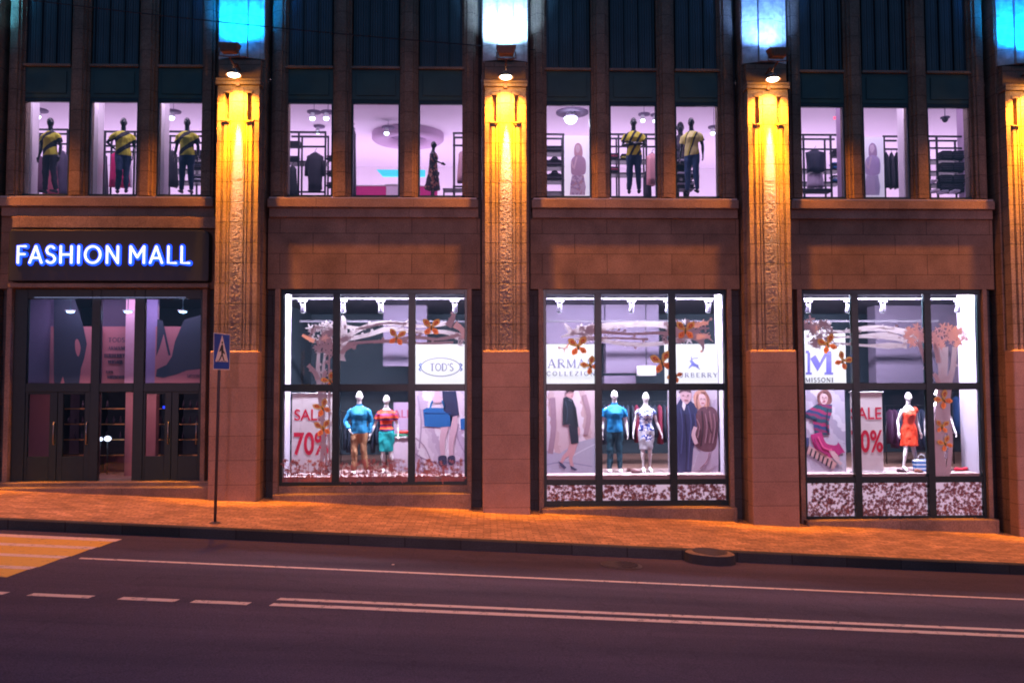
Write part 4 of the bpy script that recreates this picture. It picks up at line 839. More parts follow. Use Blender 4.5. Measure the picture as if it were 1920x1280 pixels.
for q in ([(1306, 785), (1312, 800), (1308, 820)], [(1322, 775), (1326, 800), (1322, 830)], [(1338, 775), (1341, 800), (1336, 830)], [(1330, 848), (1325, 865), (1312, 878)]): at_stroke(b, q, 1.8, Y-.008, C(140, 104, 118))
for q in ([(1328, 790), (1334, 812)], [(1312, 806), (1310, 830)], [(1344, 790), (1342, 815)]): at_stroke(b, q, 1.6, Y-.0085, C(52, 30, 42))
b.build('woman', t)
# knitwear poster
t = panel_thing('poster', 'photo poster of a woman crouching in multicolour knitwear and striped socks', 'poster', 1500, 731, 1587, 887, YP, pattern('poster_pale_cloth', [(0, (186, 180, 202)), (.5, (166, 158, 184)), (.8, (204, 198, 216))], 1.2, (1, 0, .8), distort=.4), group=PG)
b = MB(); at_poly(b, [(1532, 742), (1538, 733), (1550, 731), (1558, 738), (1560, 752), (1552, 760), (1536, 756)], Y, C(140, 92, 90), sm=True); at_poly(b, [(1538, 740), (1546, 737), (1552, 744), (1550, 755), (1543, 758), (1538, 750)], Y-.003, C(216, 184, 192), sm=True)
at_poly(b, [(1534, 756), (1548, 758), (1560, 758), (1560, 772), (1554, 790), (1556, 815), (1528, 815), (1524, 788), (1508, 782), (1512, 770)], Y-.004, pattern('poster_knit_top', [(0, (30, 70, 92)), (.3, (120, 40, 90)), (.5, (40, 60, 110)), (.75, (150, 40, 96))], 3.2, (.3, 0, 1), distort=.12)); at_stroke(b, [(1541, 744.5), (1544, 744.5)], 1.1, Y-.006, C(60, 40, 60)); at_stroke(b, [(1547.5, 744.5), (1550.5, 745)], 1.1, Y-.006, C(60, 40, 60)); at_stroke(b, [(1543.5, 752), (1548, 752)], 1.4, Y-.006, C(180, 60, 90)); at_stroke(b, [(1546, 746), (1546.5, 749)], .8, Y-.006, C(180, 140, 150))
for q in ([(1536, 738), (1533, 750), (1537, 758)], [(1544, 733), (1554, 736), (1558, 748)], [(1540, 735), (1536, 743)]): at_stroke(b, q, 1.4, Y-.007, C(96, 58, 62))
at_stroke(b, [(1512, 776), (1522, 784), (1532, 786)], 3, Y-.007, C(24, 40, 66)); at_stroke(b, [(1552, 766), (1550, 790), (1553, 812)], 2, Y-.007, C(24, 36, 60)); b.build('top', t)
b = MB(); at_stroke(b, [(1530, 812), (1540, 838), (1562, 846), (1578, 838)], [22, 24, 24, 14], Y-.005, C(176, 44, 116)); at_stroke(b, [(1512, 820), (1512, 838)], 10, Y-.005, C(60, 66, 110)); b.build('leggings', t)
b = MB()
at_stroke(b, [(1514, 842), (1540, 856), (1566, 874)], [15, 15, 14], Y-.006, C(200, 160, 160))
for i in range(7): at_stroke(b, [(1515+i*7.5, 836+i*4.6), (1511+i*7.5, 850+i*4.6)], 3, Y-.008, C(44, 32, 50), False)
at_stroke(b, [(1534, 818), (1544, 838), (1560, 843)], 3, Y-.0085, C(220, 90, 150)); at_stroke(b, [(1526, 822), (1534, 842), (1552, 852)], 2.5, Y-.0085, C(120, 26, 84)); b.build('striped_sock', t)
b = MB(); at_stroke(b, [(1556, 842), (1566, 858), (1578, 870)], [6, 6, 5], Y-.009, C(216, 184, 192)); at_stroke(b, [(1562, 846), (1574, 860)], 4, Y-.009, C(216, 184, 192)); b.build('hands', t)
# sale banners
SG = 'white sale banners'
for (a, bb, y0, y1, txt, lbl, Yb) in ((548, 622, 738, 886, ((552, 608, 767, 788), (551, 616, 810, 853)), 'white SALE 70% banner behind the tree decal, leftmost window', .45), (1594, 1657, 736, 884, ((1595, 1653, 763, 786), (1596, 1656, 806, 848)), 'white SALE 70% banner beside the knitwear poster', .40)):
    t = panel_thing('sale_banner', lbl, 'banner', a, y0, bb, y1, Yb, M('banner_cloth', (.86, .82, .88), .8, 0, .06, 3, bump=.3), .006, SG, 'cloth')
    RED = C(212, 30, 70)
    text_obj('SALE', *txt[0], Yb-.003, RED, 'lettering', t, .012); text_obj('70%', *txt[1], Yb-.003, RED, 'lettering', t, .022)
    x0, z1 = U(a, y0, Yb); x1, z0 = U(bb, y1, Yb)
    b = MB(); b.tube([(x0-.03, Yb+.003, z1+.01), (x1+.03, Yb+.003, z1+.01)], .014, WHITEP, 10); b.build('top_rail', t); b = MB(); b.box(x0-.03, x1+.03, Yb-.06, Yb+.07, .086, .11, WHITEP); b.build('foot', t)
    b = MB(); b.tube([((x0+x1)/2, Yb+.02, .1), ((x0+x1)/2, Yb+.02, z1)], .01, WHITEP, 8); b.build('pole', t)
t = panel_thing('sale_banner', 'dim sale banner deeper in the shop behind the striped tee mannequin', 'banner', 738, 754, 776, 830, 3.0, C(150, 130, 160), .006, SG, 'cloth')
text_obj('SALE', 728, 772, 768, 783, 2.996, C(150, 70, 100), 'lettering', t, .012)

# ---------------------------------------------------------------- track spotlights
n_ = 0
for k, pxs in ((1, (568, 643, 714, 853)), (2, (1049, 1184, 1252, 1328)), (3, (1515, 1590, 1655, 1796))):
    for i, px in enumerate(pxs):
        x, z = U(px, 560, .36); place = ('first', 'second', 'third', 'rightmost')[i]+' on the track of the '+{1: 'leftmost shop window', 2: 'middle shop window', 3: 'right shop window'}[k]
        t = thing('track_spotlight', 'small white spotlight, '+place, 'spotlight', (x, .36, z), 'track spotlights in the shop windows')
        BX(x-.10, x+.10, .335, .385, 4.11, 4.165, M('spot_housing', (.07, .066, .09), .95, spec=.02), 'mount', t)
        b = MB(); b.tube([(x+.04, .36, 4.12), (x+.05, .36, 4.04), (x+.03, .37, 3.98)], .014, M('spot_housing', (.07, .066, .09), .95, spec=.02), 8); b.tube([(x-.04, .36, 4.12), (x-.05, .36, 4.04), (x-.03, .37, 3.98)], .014, M('spot_housing', (.07, .066, .09), .95, spec=.02), 8); b.build('yoke', t)
        b = MB(); b.tube([(x+.01, .34, 4.05), (x+.005, .36, 4.0), (x, .40, 3.90), (x, .41, 3.87)], [.03, .055, .062, .062], M('spot_housing', (.07, .066, .09), .95, spec=.02), 14); b.build('head', t)
        b = MB(); b.tube([(x, .41, 3.868), (x, .412, 3.862)], .05, E('spot_lens', (.8, .85, 1), 2.2), 14); b.build('lens', t)

# ---------------------------------------------------------------- window decals
DEC = M('pale_vinyl_decal', (.97, .90, .96), .7, 0, .04, 4, trans=.12)
BRN = M('brown_vinyl_decal', (.42, .19, .20), .8, 0, .25, 9)
DY = .045
def blossoms(b, x0, y0, x1, y1, n, r, m, Y, seed, hole=None):
    rr = random.Random(seed); cx, cy = (x0+x1)/2, (y0+y1)/2
    for _ in range(n):
        a = rr.random()*6.28; q = rr.random()**.5; px = cx+math.cos(a)*q*(x1-x0)/2; py = cy+math.sin(a)*q*(y1-y0)/2
        s = r*(.6+.8*rr.random()); k = rr.choice((4, 5)); ph = rr.random()*6
        pts = [(px+s*(.62+.38*math.cos(k*t*math.pi/10+ph))*math.cos(t*math.pi/10), py+s*(.62+.38*math.cos(k*t*math.pi/10+ph))*math.sin(t*math.pi/10)) for t in range(20)]
        b.prism(PX(pts, Y), Y-.0012, Y, m)
_lr = random.Random(21)
def lace(b, pts, wd):
    at_stroke(b, pts, [q*.85 for q in wd] if isinstance(wd, list) else wd*.85, DY, DEC)
    sp_ = smooth_poly(pts, 3, False)
    for i in range(1, len(sp_)-1):
        if _lr.random() < .55:
            x, y = sp_[i]; dx, dy = sp_[i+1][0]-sp_[i-1][0], sp_[i+1][1]-sp_[i-1][1]; l_ = math.hypot(dx, dy) or 1; sg_ = _lr.choice((-1, 1)); ln = _lr.uniform(6, 13)
            ex, ey = x+dx/l_*ln*.8-sg_*dy/l_*ln*.55, y+dy/l_*ln*.8+sg_*dx/l_*ln*.55
            at_stroke(b, [(x, y), ((x+ex)/2+_lr.uniform(-1, 1), (y+ey)/2), (ex, ey)], [2.4, 1.8, .8], DY, DEC)
            if _lr.random() < .5: b.prism(PX([(ex+2.6*math.cos(t)*(1+.3*math.cos(5*t)), ey+2.6*math.sin(t)*(1+.3*math.cos(5*t))) for t in [k*.42 for k in range(15)]], DY), DY-.0012, DY, DEC)
TG = 'pale tree decals on the shop windows'
def decal(name, label, group, px, py): return thing(name, label, 'decal', (*U(px, py, DY)[:1], DY, U(px, py, DY)[1]), group)
t = decal('tree_decal', 'pale flowering tree decal arching over the leftmost shop window', TG, 605, 885)
b = MB()
for pts, wd in (([(598, 890), (603, 860), (606, 830), (604, 790), (601, 750), (598, 715), (596, 690), (598, 655)], [9, 8, 8, 8, 10, 12, 9, 6]), ([(612, 890), (611, 850), (607, 800), (609, 740), (606, 700), (610, 660)], [5, 5, 5, 6, 7, 5]), ([(619, 880), (617, 820), (618, 760), (617, 700), (618, 665)], 4), ([(597, 712), (590, 697), (578, 684)], [12, 10, 8]), ([(603, 715), (612, 695)], 7)):
    lace(b, pts, wd)
b.build('trunk', t)
b = MB(); blossoms(b, 576, 606, 630, 640, 34, 7.5, DEC, DY, 1); blossoms(b, 586, 632, 632, 666, 26, 7.5, DEC, DY, 2); at_stroke(b, [(567, 628), (578, 634), (590, 640)], [5, 7, 8], DY, DEC); b.build('blossom', t)
b = MB()
for pts, wd in (([(641, 592), (644, 600), (645, 640), (641, 676)], [5, 11, 18, 3]), ([(640, 640), (665, 622), (700, 608), (740, 606), (790, 612), (840, 606)], [12, 10, 9, 9, 7, 9]), ([(645, 612), (680, 615), (720, 606), (770, 607)], [8, 6, 5, 5]), ([(648, 636), (690, 628), (730, 616), (780, 622), (830, 622), (866, 630)], [10, 9, 12, 9, 9, 12]), ([(650, 644), (690, 641), (740, 638), (780, 632), (820, 636), (862, 628)], [7, 6, 7, 8, 6, 10]), ([(700, 642), (740, 640), (790, 644), (850, 642)], [4, 6, 5, 8]), ([(640, 664), (652, 650), (668, 650)], [8, 12, 4]), ([(840, 612), (848, 598), (851, 588)], [16, 12, 7]), ([(852, 608), (866, 618), (870, 634)], [16, 12, 8])):
    lace(b, pts, wd)
b.build('branch', t); b = MB(); blossoms(b, 846, 622, 874, 648, 10, 6, DEC, DY, 3); b.build('blossom', t)
t = decal('tree_decal', 'pale branch decal reaching across the middle shop window', TG, 1190, 640)
b = MB()
for pts, wd in (([(1052, 632), (1066, 627), (1080, 622), (1110, 616), (1150, 610), (1190, 608), (1230, 608), (1262, 612)], [3, 8, 16, 20, 14, 12, 12, 18]), ([(1058, 606), (1066, 616), (1076, 628)], [4, 10, 12]), ([(1070, 636), (1110, 634), (1150, 642), (1200, 646), (1250, 642), (1290, 630)], [6, 10, 8, 9, 9, 12]), ([(1120, 622), (1150, 624), (1190, 626), (1230, 624), (1260, 626)], [8, 6, 5, 6, 12]), ([(1125, 634), (1165, 634), (1215, 636)], 4), ([(1262, 622), (1290, 624), (1310, 634), (1318, 650), (1317, 658)], [22, 26, 18, 6, 1]), ([(1305, 632), (1320, 630), (1331, 632)], [12, 12, 6]), ([(1300, 612), (1318, 606), (1328, 606)], [10, 10, 5]), ([(1066, 645), (1060, 652), (1056, 654)], [4, 2, 2])):
    lace(b, pts, wd)
b.build('branch', t)
b = MB(); blossoms(b, 1080, 606, 1125, 642, 16, 7, DEC, DY, 5); blossoms(b, 1236, 600, 1312, 646, 30, 7, DEC, DY, 6); blossoms(b, 1296, 600, 1328, 622, 8, 6, DEC, DY, 7); b.build('blossom', t)
t = decal('tree_decal', 'pale tree decal with blossom at both ends on the right shop window', TG, 1770, 890)
b = MB(); blossoms(b, 1506, 600, 1560, 650, 52, 8, DEC, DY, 8); blossoms(b, 1505, 598, 1535, 622, 12, 7, DEC, DY, 9); blossoms(b, 1690, 612, 1740, 648, 30, 7, DEC, DY, 10); blossoms(b, 1745, 610, 1812, 652, 56, 7.5, DEC, DY, 11); b.build('blossom', t)
b = MB()
for pts, wd in (([(1550, 622), (1580, 622), (1620, 616), (1660, 616), (1700, 626), (1730, 640)], [10, 7, 12, 13, 10, 12]), ([(1545, 634), (1580, 632), (1620, 630), (1670, 630), (1700, 640)], [8, 4, 9, 18, 6]), ([(1555, 642), (1590, 645), (1630, 648), (1665, 648), (1700, 648)], [3, 5, 6, 14, 7]), ([(1640, 612), (1690, 618), (1736, 630)], [6, 7, 8]), ([(1722, 640), (1730, 665), (1736, 690)], [12, 8, 4])):
    lace(b, pts, wd)
b.build('branch', t)
b = MB()
for pts, wd in (([(1766, 650), (1768, 690), (1766, 722), (1764, 760), (1762, 800), (1760, 850), (1763, 892)], [30, 22, 18, 22, 24, 26, 30]), ([(1790, 650), (1786, 690), (1778, 722), (1774, 770), (1782, 820), (1780, 860), (1776, 892)], [12, 12, 16, 18, 10, 10, 12]), ([(1750, 700), (1758, 712), (1762, 730)], [8, 12, 10]), ([(1752, 640), (1760, 680)], 12)):
    lace(b, pts, wd)
b.build('trunk', t)
FG = 'brown flower meadow decals along the shop windows'
t = decal('flower_decal', 'brown flower silhouettes along the foot of the leftmost shop window', FG, 700, 900)
rr = random.Random(4); b = MB()
for a, c in ((529, 623), (638, 765), (779, 873)):
    b = MB(); n = int((c-a)*1.8)
    for i in range(n):
        px = a+rr.random()*(c-a); q = rr.random()**1.5; py = 901-q*40; s = 2.6+2.2*rr.random()
        k = 5; ph = rr.random()*6
        b.prism(PX([(px+s*(.6+.4*math.cos(k*tt*math.pi/10+ph))*math.cos(tt*math.pi/10), py+s*(.6+.4*math.cos(k*tt*math.pi/10+ph))*math.sin(tt*math.pi/10)) for tt in range(20)], DY), DY-.0012, DY, BRN)
        if i % 4 == 0: at_stroke(b, [(px, py+s), (px+rr.uniform(-3, 3), py+8), (px+rr.uniform(-4, 4), 902)], .8, DY, BRN)
    b.build('flowers', t)
SHEET = E('backlit_window_sheet', (.62, .47, .62), .85)
for k, (x0, x1, z0, z1, lbl, dn) in {2: (9.94, 14.06, -.48, -.12, 'narrow strip of brown flowers on a lit white sheet below the middle shop window', 5.6), 3: (15.94, 20.06, -.87, -.11, 'tall strip of brown flowers on a lit white sheet below the right shop window', 9)}.items():
    t = thing('flower_decal', lbl, 'decal', ((x0+x1)/2, .05, z0), FG)
    BX(x0, x1, .06, .07, z0-.03, z1+.03, SHEET, 'backing_sheet', t)
    for a, c in ((x0, x0+1.115), (x0+1.275, x0+2.835), (x0+2.995, x1)):
        b = MB()
        n = int((c-a)*(z1-z0)*(470 if k == 2 else 430))
        for i in range(n):
            px = a+rr.random()*(c-a); pz = z0+(z1-z0)*rr.random()**1.15; s = .030+.030*rr.random(); ph = rr.random()*6; kk = rr.choice((4, 5, 6))
            if noise.noise(Vector((px*1.3, pz*1.6, 3))) + (pz-z0)/(z1-z0)*.30 > (.75 if k == 2 else .48): continue
            b.prism([(px+s*(.62+.38*math.cos(kk*tt*math.pi/8+ph))*math.cos(tt*math.pi/8), pz+s*(.62+.38*math.cos(kk*tt*math.pi/8+ph))*math.sin(tt*math.pi/8)) for tt in range(16)], .0585-.0001*(i % 9), .0595, BRN, False)
        b.build('flowers', t)

# ---------------------------------------------------------------- butterflies
BG_ = 'paper butterflies on the shop windows'
BY = C(214, 140, 50, trans=.3) if False else M('butterfly_yellow', (1, .74, .26), .7, 0, .1, 20, trans=.3); BR = M('butterfly_red', (.60, .10, .07), .7, 0, .2, 20, trans=.25); BO = M('butterfly_orange', (.95, .48, .20), .7, 0, .15, 20, trans=.3); BGN = M('butterfly_body', (.16, .18, .10), .8)
def butterfly(px, py, size, ang, label):
    k = (DY-CAM.y)/FPX; x, z = U(px, py, .02); t = thing('butterfly', label, 'butterfly', (x, .0, z), BG_)
    s = size*k*.76; ca, sa = math.cos(R(ang)), math.sin(R(ang))
    def wing(name, ax, ln, wd, m1):
        w = MB(); ax = R(ax)
        def tr(u, v, f=1): X_ = u*math.cos(ax)-v*math.sin(ax); Z_ = u*math.sin(ax)+v*math.cos(ax); return (x+(X_*ca-Z_*sa)*s, z+(X_*sa+Z_*ca)*s)
        out = smooth_poly([(0, 0), (ln*.25, wd*.6), (ln*.62, wd*1.25), (ln*1.08, wd*.35), (ln*.80, -wd*.85), (ln*.35, -wd*.6)], 4)
        lift = lambda u: -.02-.05*u
        for sc, m, dy in ((1, m1, 0), (.46, BR, .003), (.22, BO, .005)):
            pts = [tr((u-ln*.55)*sc+ln*.60, v*sc) for u, v in out] if sc < 1 else [tr(u, v) for u, v in out]
            us = [((u-ln*.55)*sc+ln*.60 if sc < 1 else u) for u, v in out]
            n = len(pts); a = sum(pts[i][0]*pts[(i+1) % n][1]-pts[(i+1) % n][0]*pts[i][1] for i in range(n))
            if a < 0: pts = pts[::-1]; us = us[::-1]
            v3 = [(p[0], lift(q)-dy+.036, p[1]) for p, q in zip(pts, us)]+[(p[0], lift(q)-dy+.038, p[1]) for p, q in zip(pts, us)]
            w.add(v3[:n], [list(range(n))], m)
        w.build(name, t)
    wing('wing', 62, .62, .17, BY); wing('wing', 152, .62, .17, BY); wing('wing', -28, .50, .15, BO); wing('wing', -118, .50, .15, BO)
    w = MB(); a = (x-.0*s, z); d1 = (x+(-.16*sa*-1)*s*0+math.cos(R(ang+107))*.17*s, z+math.sin(R(ang+107))*.17*s); d2 = (x-math.cos(R(ang+107))*.17*s, z-math.sin(R(ang+107))*.17*s)
    w.tube([(d1[0], .010, d1[1]), (x, .006, z), (d2[0], .010, d2[1])], [.012, .022, .010], BGN, 8); w.build('body', t)
for a in ((744, 633, 40, -30, 'butterfly on the branch, left of the two in the leftmost window'), (809, 614, 42, -20, "butterfly above the TOD'S panel"),
          (619, 714, 34, 15, 'butterfly at the crossing of the frame bars above the SALE banner'), (605, 765, 38, 8, 'butterfly over the word SALE on the leftmost banner'), (606, 803, 38, -8, 'lowest butterfly, over the percent sign of the leftmost banner'),
          (1084, 650, 46, -12, 'butterfly above the ARMANI lettering'), (1107, 686, 40, 14, 'butterfly beside the last letter of ARMANI'), (1285, 620, 46, -20, 'butterfly above the panel with the knight emblem'), (1241, 680, 50, -4, 'butterfly left of the knight emblem panel edge'), (1266, 704, 34, 40, 'butterfly over the mullion beside the word BURBERRY'),
          (1552, 646, 44, 4, 'butterfly above the big blue M'), (1580, 677, 40, -52, 'butterfly right of the big blue M'), (1769, 750, 40, 18, 'upper butterfly on the trunk decal of the right window'), (1766, 800, 32, -25, 'middle butterfly on the trunk decal of the right window'), (1772, 832, 34, 8, 'lowest butterfly on the trunk decal of the right window')):
    butterfly(*a)

# ---------------------------------------------------------------- small goods in the street level windows
def folded(px0, px1, pyb, hpx, Y, m, label, cat='clothes', name='folded_clothes', group=None, n=1):
    x0, z0 = U(px0, pyb, Y); x1, z1 = U(px1, pyb-hpx, Y); t = thing(name, label, cat, ((x0+x1)/2, Y, z0), group); h = (z1-z0)/n
    for i in range(n):
        b = MB(); s = .012*math.sin(i*2.3); b.box(x0+s, x1+s, Y-.13, Y+.13, z0+i*h+.002, z0+(i+1)*h-.004, m[i % len(m)]); b.build('folded_garment', t, min(.02, h*.35))
    return t
# table with folded tops behind the striped tee
x0, z1 = U(738, 818, 1.45); x1, z0 = U(778, 884, 1.45)
t = thing('display_table', 'white display counter right of the turquoise skirt', 'table', ((x0+x1)/2, 1.45, .09)); BX(x0, x1+.2, 1.3, 1.7, .09, z1-.03, C(196, 180, 200), 'base', t, .01); BX(x0-.03, x1+.23, 1.27, 1.73, z1-.028, z1, WHITEP, 'top', t, .006)
folded(741, 772, 817.5, 5, 1.45, (C(40, 120, 90),), 'green folded jumper on the white counter', n=1); folded(744, 766, 812, 5, 1.45, (C(200, 60, 50),), 'red folded jumper lying on the green one', n=1)
# light cylinder + column in the middle window
x0, z1 = U(1194, 686, 3.6); x1, z0 = U(1230, 704, 3.6)
t = thing('drum_lamp', 'white drum shaped lamp shade behind the middle window', 'lamp', ((x0+x1)/2, 3.6, z0)); b = MB(); b.tube([((x0+x1)/2, 3.6, z0), ((x0+x1)/2, 3.6, z1)], (x1-x0)/2, E('drum_shade_glow', (.85, .78, .9), .7), 24); b.build('shade', t)
b = MB(); b.tube([((x0+x1)/2, 3.6, z1+.0), ((x0+x1)/2, 3.6, 4.4)], .012, BLACKM, 8); b.build('cord', t)
# striped bag
x0, z1 = U(1714, 862, .62); x1, z0 = U(1741, 883, .62)
t = thing('striped_bag', 'blue and white striped bag on the floor by the orange dress', 'bag', ((x0+x1)/2, .62, .088)); b = MB(); b.add([(x0+.02, .54, .088), (x1-.02, .54, .088), (x1-.02, .72, .088), (x0+.02, .72, .088), (x0-.02, .56, z1), (x1+.03, .56, z1+.02), (x1+.03, .70, z1+.02), (x0-.02, .70, z1)], [(0, 3, 2, 1), (0, 1, 5, 4), (1, 2, 6, 5), (2, 3, 7, 6), (3, 0, 4, 7), (4, 5, 6, 7)], pattern('bag_stripes', [(0, (40, 110, 190)), (.5, (225, 228, 240))], 11)); b.build('bag_body', t, .01)
b = MB(); b.tube([(x0+.08, .60, z1-.02), (x0+.10, .60, z1+.10), ((x0+x1)/2, .60, z1+.14), (x1-.10, .60, z1+.10), (x1-.08, .60, z1-.01)], .010, C(225, 225, 240), 8); b.build('handle', t)
def shoe(px, py, Y, m, label, group, rz=0, s=1.0):
    x, z = U(px, py, Y); z = .088; t = thing('shoe', label, 'shoe', (x, Y, z), group)
    def r(a, b_): c, q = math.cos(R(rz)), math.sin(R(rz)); return (x+(a*c-b_*q)*s, Y+(a*q+b_*c)*s)
    b = MB(); b.tube([(*r(-.10, 0), z+.05), (*r(-.05, 0), z+.048), (*r(.02, 0), z+.036), (*r(.08, 0), z+.028), (*r(.13, 0), z+.02)], [(.03, .035), (.032, .042), (.034, .034), (.036, .024), (.02, .012)], m, 12, side=(0, 1, 0)); b.build('upper', t)
    b = MB(); b.box(x-.10*s, x+.12*s, Y-.03, Y+.03, z+.0, z+.012, C(40, 30, 36)); b.build('sole', t, .004)
GS = 'shoes set out on the display floor'
shoe(1192, 883, .55, C(120, 84, 90), 'brown shoe beside the patterned dress mannequin', GS, 20); shoe(1183, 882, .9, C(150, 110, 110), 'dusty rose shoe left of the brown one', GS, -10)
shoe(1797, 884, .6, C(190, 30, 60), 'red shoe nearest the trunk decal', GS, 15); shoe(1806, 884, .7, C(200, 36, 60), 'red shoe nearest the white window cheek', GS, 170)
shoe(1722, 890, .35, C(140, 90, 80), 'brown shoe on the floor in front of the striped bag', GS, 10); shoe(1690, 889, .4, C(60, 36, 50), 'dark shoe in front of the orange dress mannequin', GS, 0); shoe(1745, 888, .4, C(120, 80, 84), 'tan shoe at the foot of the trunk decal', GS, 30)
# hanging clothes rails in the dark back of the shop
def clothes_rail(px0, px1, top, Y, floor, label, cols, gh, group='clothes rails deep in the shops', seed=0, n=None):
    x0, z1 = U(px0, top, Y); x1, _ = U(px1, top, Y); rr = random.Random(seed)
    t = thing('clothes_rail', label, 'clothes rail', ((x0+x1)/2, Y, floor), group)
    b = MB(); b.tube([(x0, Y, floor), (x0, Y, z1), (x1, Y, z1), (x1, Y, floor)], .014, BLACKM, 8); b.build('rail', t)
    n = n or max(2, int((x1-x0)/.13))
    for i in range(n):
        x = x0+.06+(x1-x0-.12)*(i+.5)/n; hh = gh*(.85+.3*rr.random()); g = MB(); w_ = .045+.02*rr.random()
        g.tube([(x, Y, z1-.10), (x, Y, z1-.18), (x+rr.uniform(-.01, .01), Y, z1-hh*.6), (x+rr.uniform(-.02, .02), Y, z1-hh)], [(.012, .05), (w_, .19), (w_*1.1, .19), (w_*1.3, .22)], cols[rr.randrange(len(cols))], 12)
        g.tube([(x, Y, z1-.10), (x, Y, z1+.012)], .004, BLACKM, 6); g.build('hanging_garment', t)
clothes_rail(1125, 1262, 752, 3.2, .04, 'rail of red and dark clothes behind the blue polo mannequin', [C(150, 24, 60), C(30, 40, 60), C(120, 30, 60), C(24, 34, 52)], 1.0, seed=2)
clothes_rail(1660, 1760, 760, 3.0, .04, 'rail of dark red clothes behind the orange dress mannequin', [C(90, 20, 60), C(26, 34, 60), C(60, 24, 60)], 1.1, seed=3)
clothes_rail(1785, 1850, 735, 3.0, .04, 'rail of dark blue clothes at the right end of the right window', [C(20, 50, 100), C(24, 34, 64), C(36, 28, 62)], 1.2, seed=4)
clothes_rail(640, 725, 770, 3.6, .04, 'rail of dark clothes behind the blue shirt mannequin', [C(22, 34, 52), C(30, 44, 66)], 1.0, seed=5)

# ---------------------------------------------------------------- upper sales floor
UF = 6.47
CG = 'round ceiling spotlights on the upper sales floor'
def ceil_lamp(px, py, Y, r, label, on=True, disc_=True):
    x, z = U(px, py, Y); t = thing('ceiling_spotlight', label, 'ceiling light', (x, Y, z), CG)
    if disc_:
        b = MB(); b.tube([(x+.04, Y, z+.16), (x+.04, Y, z+.19)], [(r*2.6, r*2.6)]*2, C(120, 104, 134), 26); b.build('disc', t)
    b = MB(); b.tube([(x, Y, z+.15), (x, Y-.01, z+.02)], [r*.7, r*1.15], WHITEP, 16, cap=False); b.build('shade', t)
    b = MB(); b.ell((x, Y-.02, z), (r, r, r*.8), E('ceiling_bulb', (.75, .85, 1), 4.5) if on else C(90, 84, 104)); b.build('bulb', t)
    b = MB(); b.tube([(x+.04, Y, z+.18), (x+.04, Y, 9.55)], .008, C(130, 120, 150), 6); b.build('stem', t)
for a in ((70, 220, 2.2, .085, 'glowing round spotlight left of the first banded tee mannequin'), (322, 222, 2.2, .075, 'glowing round spotlight left of the blue jeans mannequin'), (586, 223, 2.2, .07, 'left of two paired spotlights above the hanging dark top'), (612, 223, 2.2, .07, 'right of two paired spotlights above the hanging dark top'),
          (596, 249, 4.5, .06, 'smaller spotlight below the paired ones, farther back'), (725, 251, 4.0, .07, 'spotlight beside the curved ceiling feature'), (1070, 224, 1.8, .16, 'blazing spotlight above the poster with the pale woman'), (1205, 227, 2.4, .06, 'left of two spotlights right of the crossed arms mannequin'), (1228, 228, 2.4, .06, 'right of two spotlights right of the crossed arms mannequin'), (1336, 251, 2.4, .06, 'spotlight right of the pale yellow tee mannequin')):
    ceil_lamp(*a)
light('bright_spot_light', 'POINT', (*U(1070, 226, 1.6)[:1], 1.6, U(1070, 226, 1.6)[1]-.1), (0, 0, -1), 18, (.85, .85, 1), shadow_soft_size=.12)
x, z = U(1772, 224, 2.2); t = thing('dome_camera', 'dark security camera dome on the ceiling of the rightmost upper window', 'camera', (x, 2.2, z)); b = MB(); b.ell((x, 2.2, z), (.08, .08, .085), BLACKM); b.build('dome', t); b = MB(); b.tube([(x, 2.2, z+.03), (x, 2.2, z+.06)], .12, C(80, 70, 96), 20); b.build('mount', t); b = MB(); b.tube([(x, 2.2, z+.06), (x, 2.2, 9.55)], .012, C(130, 120, 150), 6); b.build('stem', t)
x, z = U(1567, 221, 2.0); tag((lambda o: o)(BX(x-.05, x+.05, 2.0, 2.04, z-.035, z+.035, E('red_exit_glow', (1, .12, .22), 1.2), 'exit_light', None)), 'small glowing red box high beside the column of the fourth bay', 'light')

RG = 'black metal display racks on the upper floor'
def rack(px0, px1, top, rows, posts, Y, label, floor=UF, shelf=()):
    x0, zt = U(px0, top, Y); x1, _ = U(px1, top, Y); t = thing('display_rack', label, 'rack', ((x0+x1)/2, Y, floor), RG)
    r = .022
    for p in posts:
        x, _ = U(p, 300, Y); b = MB(); b.box(x-r, x+r, Y-r, Y+r, floor, zt-r-.001, BLACKM); b.build('post', t); b = MB(); b.box(x-r*.9, x+r*.9, Y+.38-r, Y+.38+r, floor, zt-r-.001, BLACKM); b.build('post', t)
    b = MB(); b.box(x0, x1, Y-r*1.1, Y+r*1.1, zt-r, zt+r, BLACKM); b.box(x0, x1, Y+.38-r*1.1, Y+.38+r*1.1, zt-r, zt+r, BLACKM); b.build('top_bar', t)
    for rw in rows:
        _, z = U(px0, rw, Y); b = MB()
        if rw in shelf: b.box(x0, x1, Y-r*.8, Y+.40, z-.018, z+.018, BLACKM); b.build('shelf', t)
        else: b.box(x0, x1, Y-r*.8, Y+r*.8, z-r, z+r, BLACKM); b.build('cross_bar', t)
    return t
GG = 'garments hanging in the upper windows'
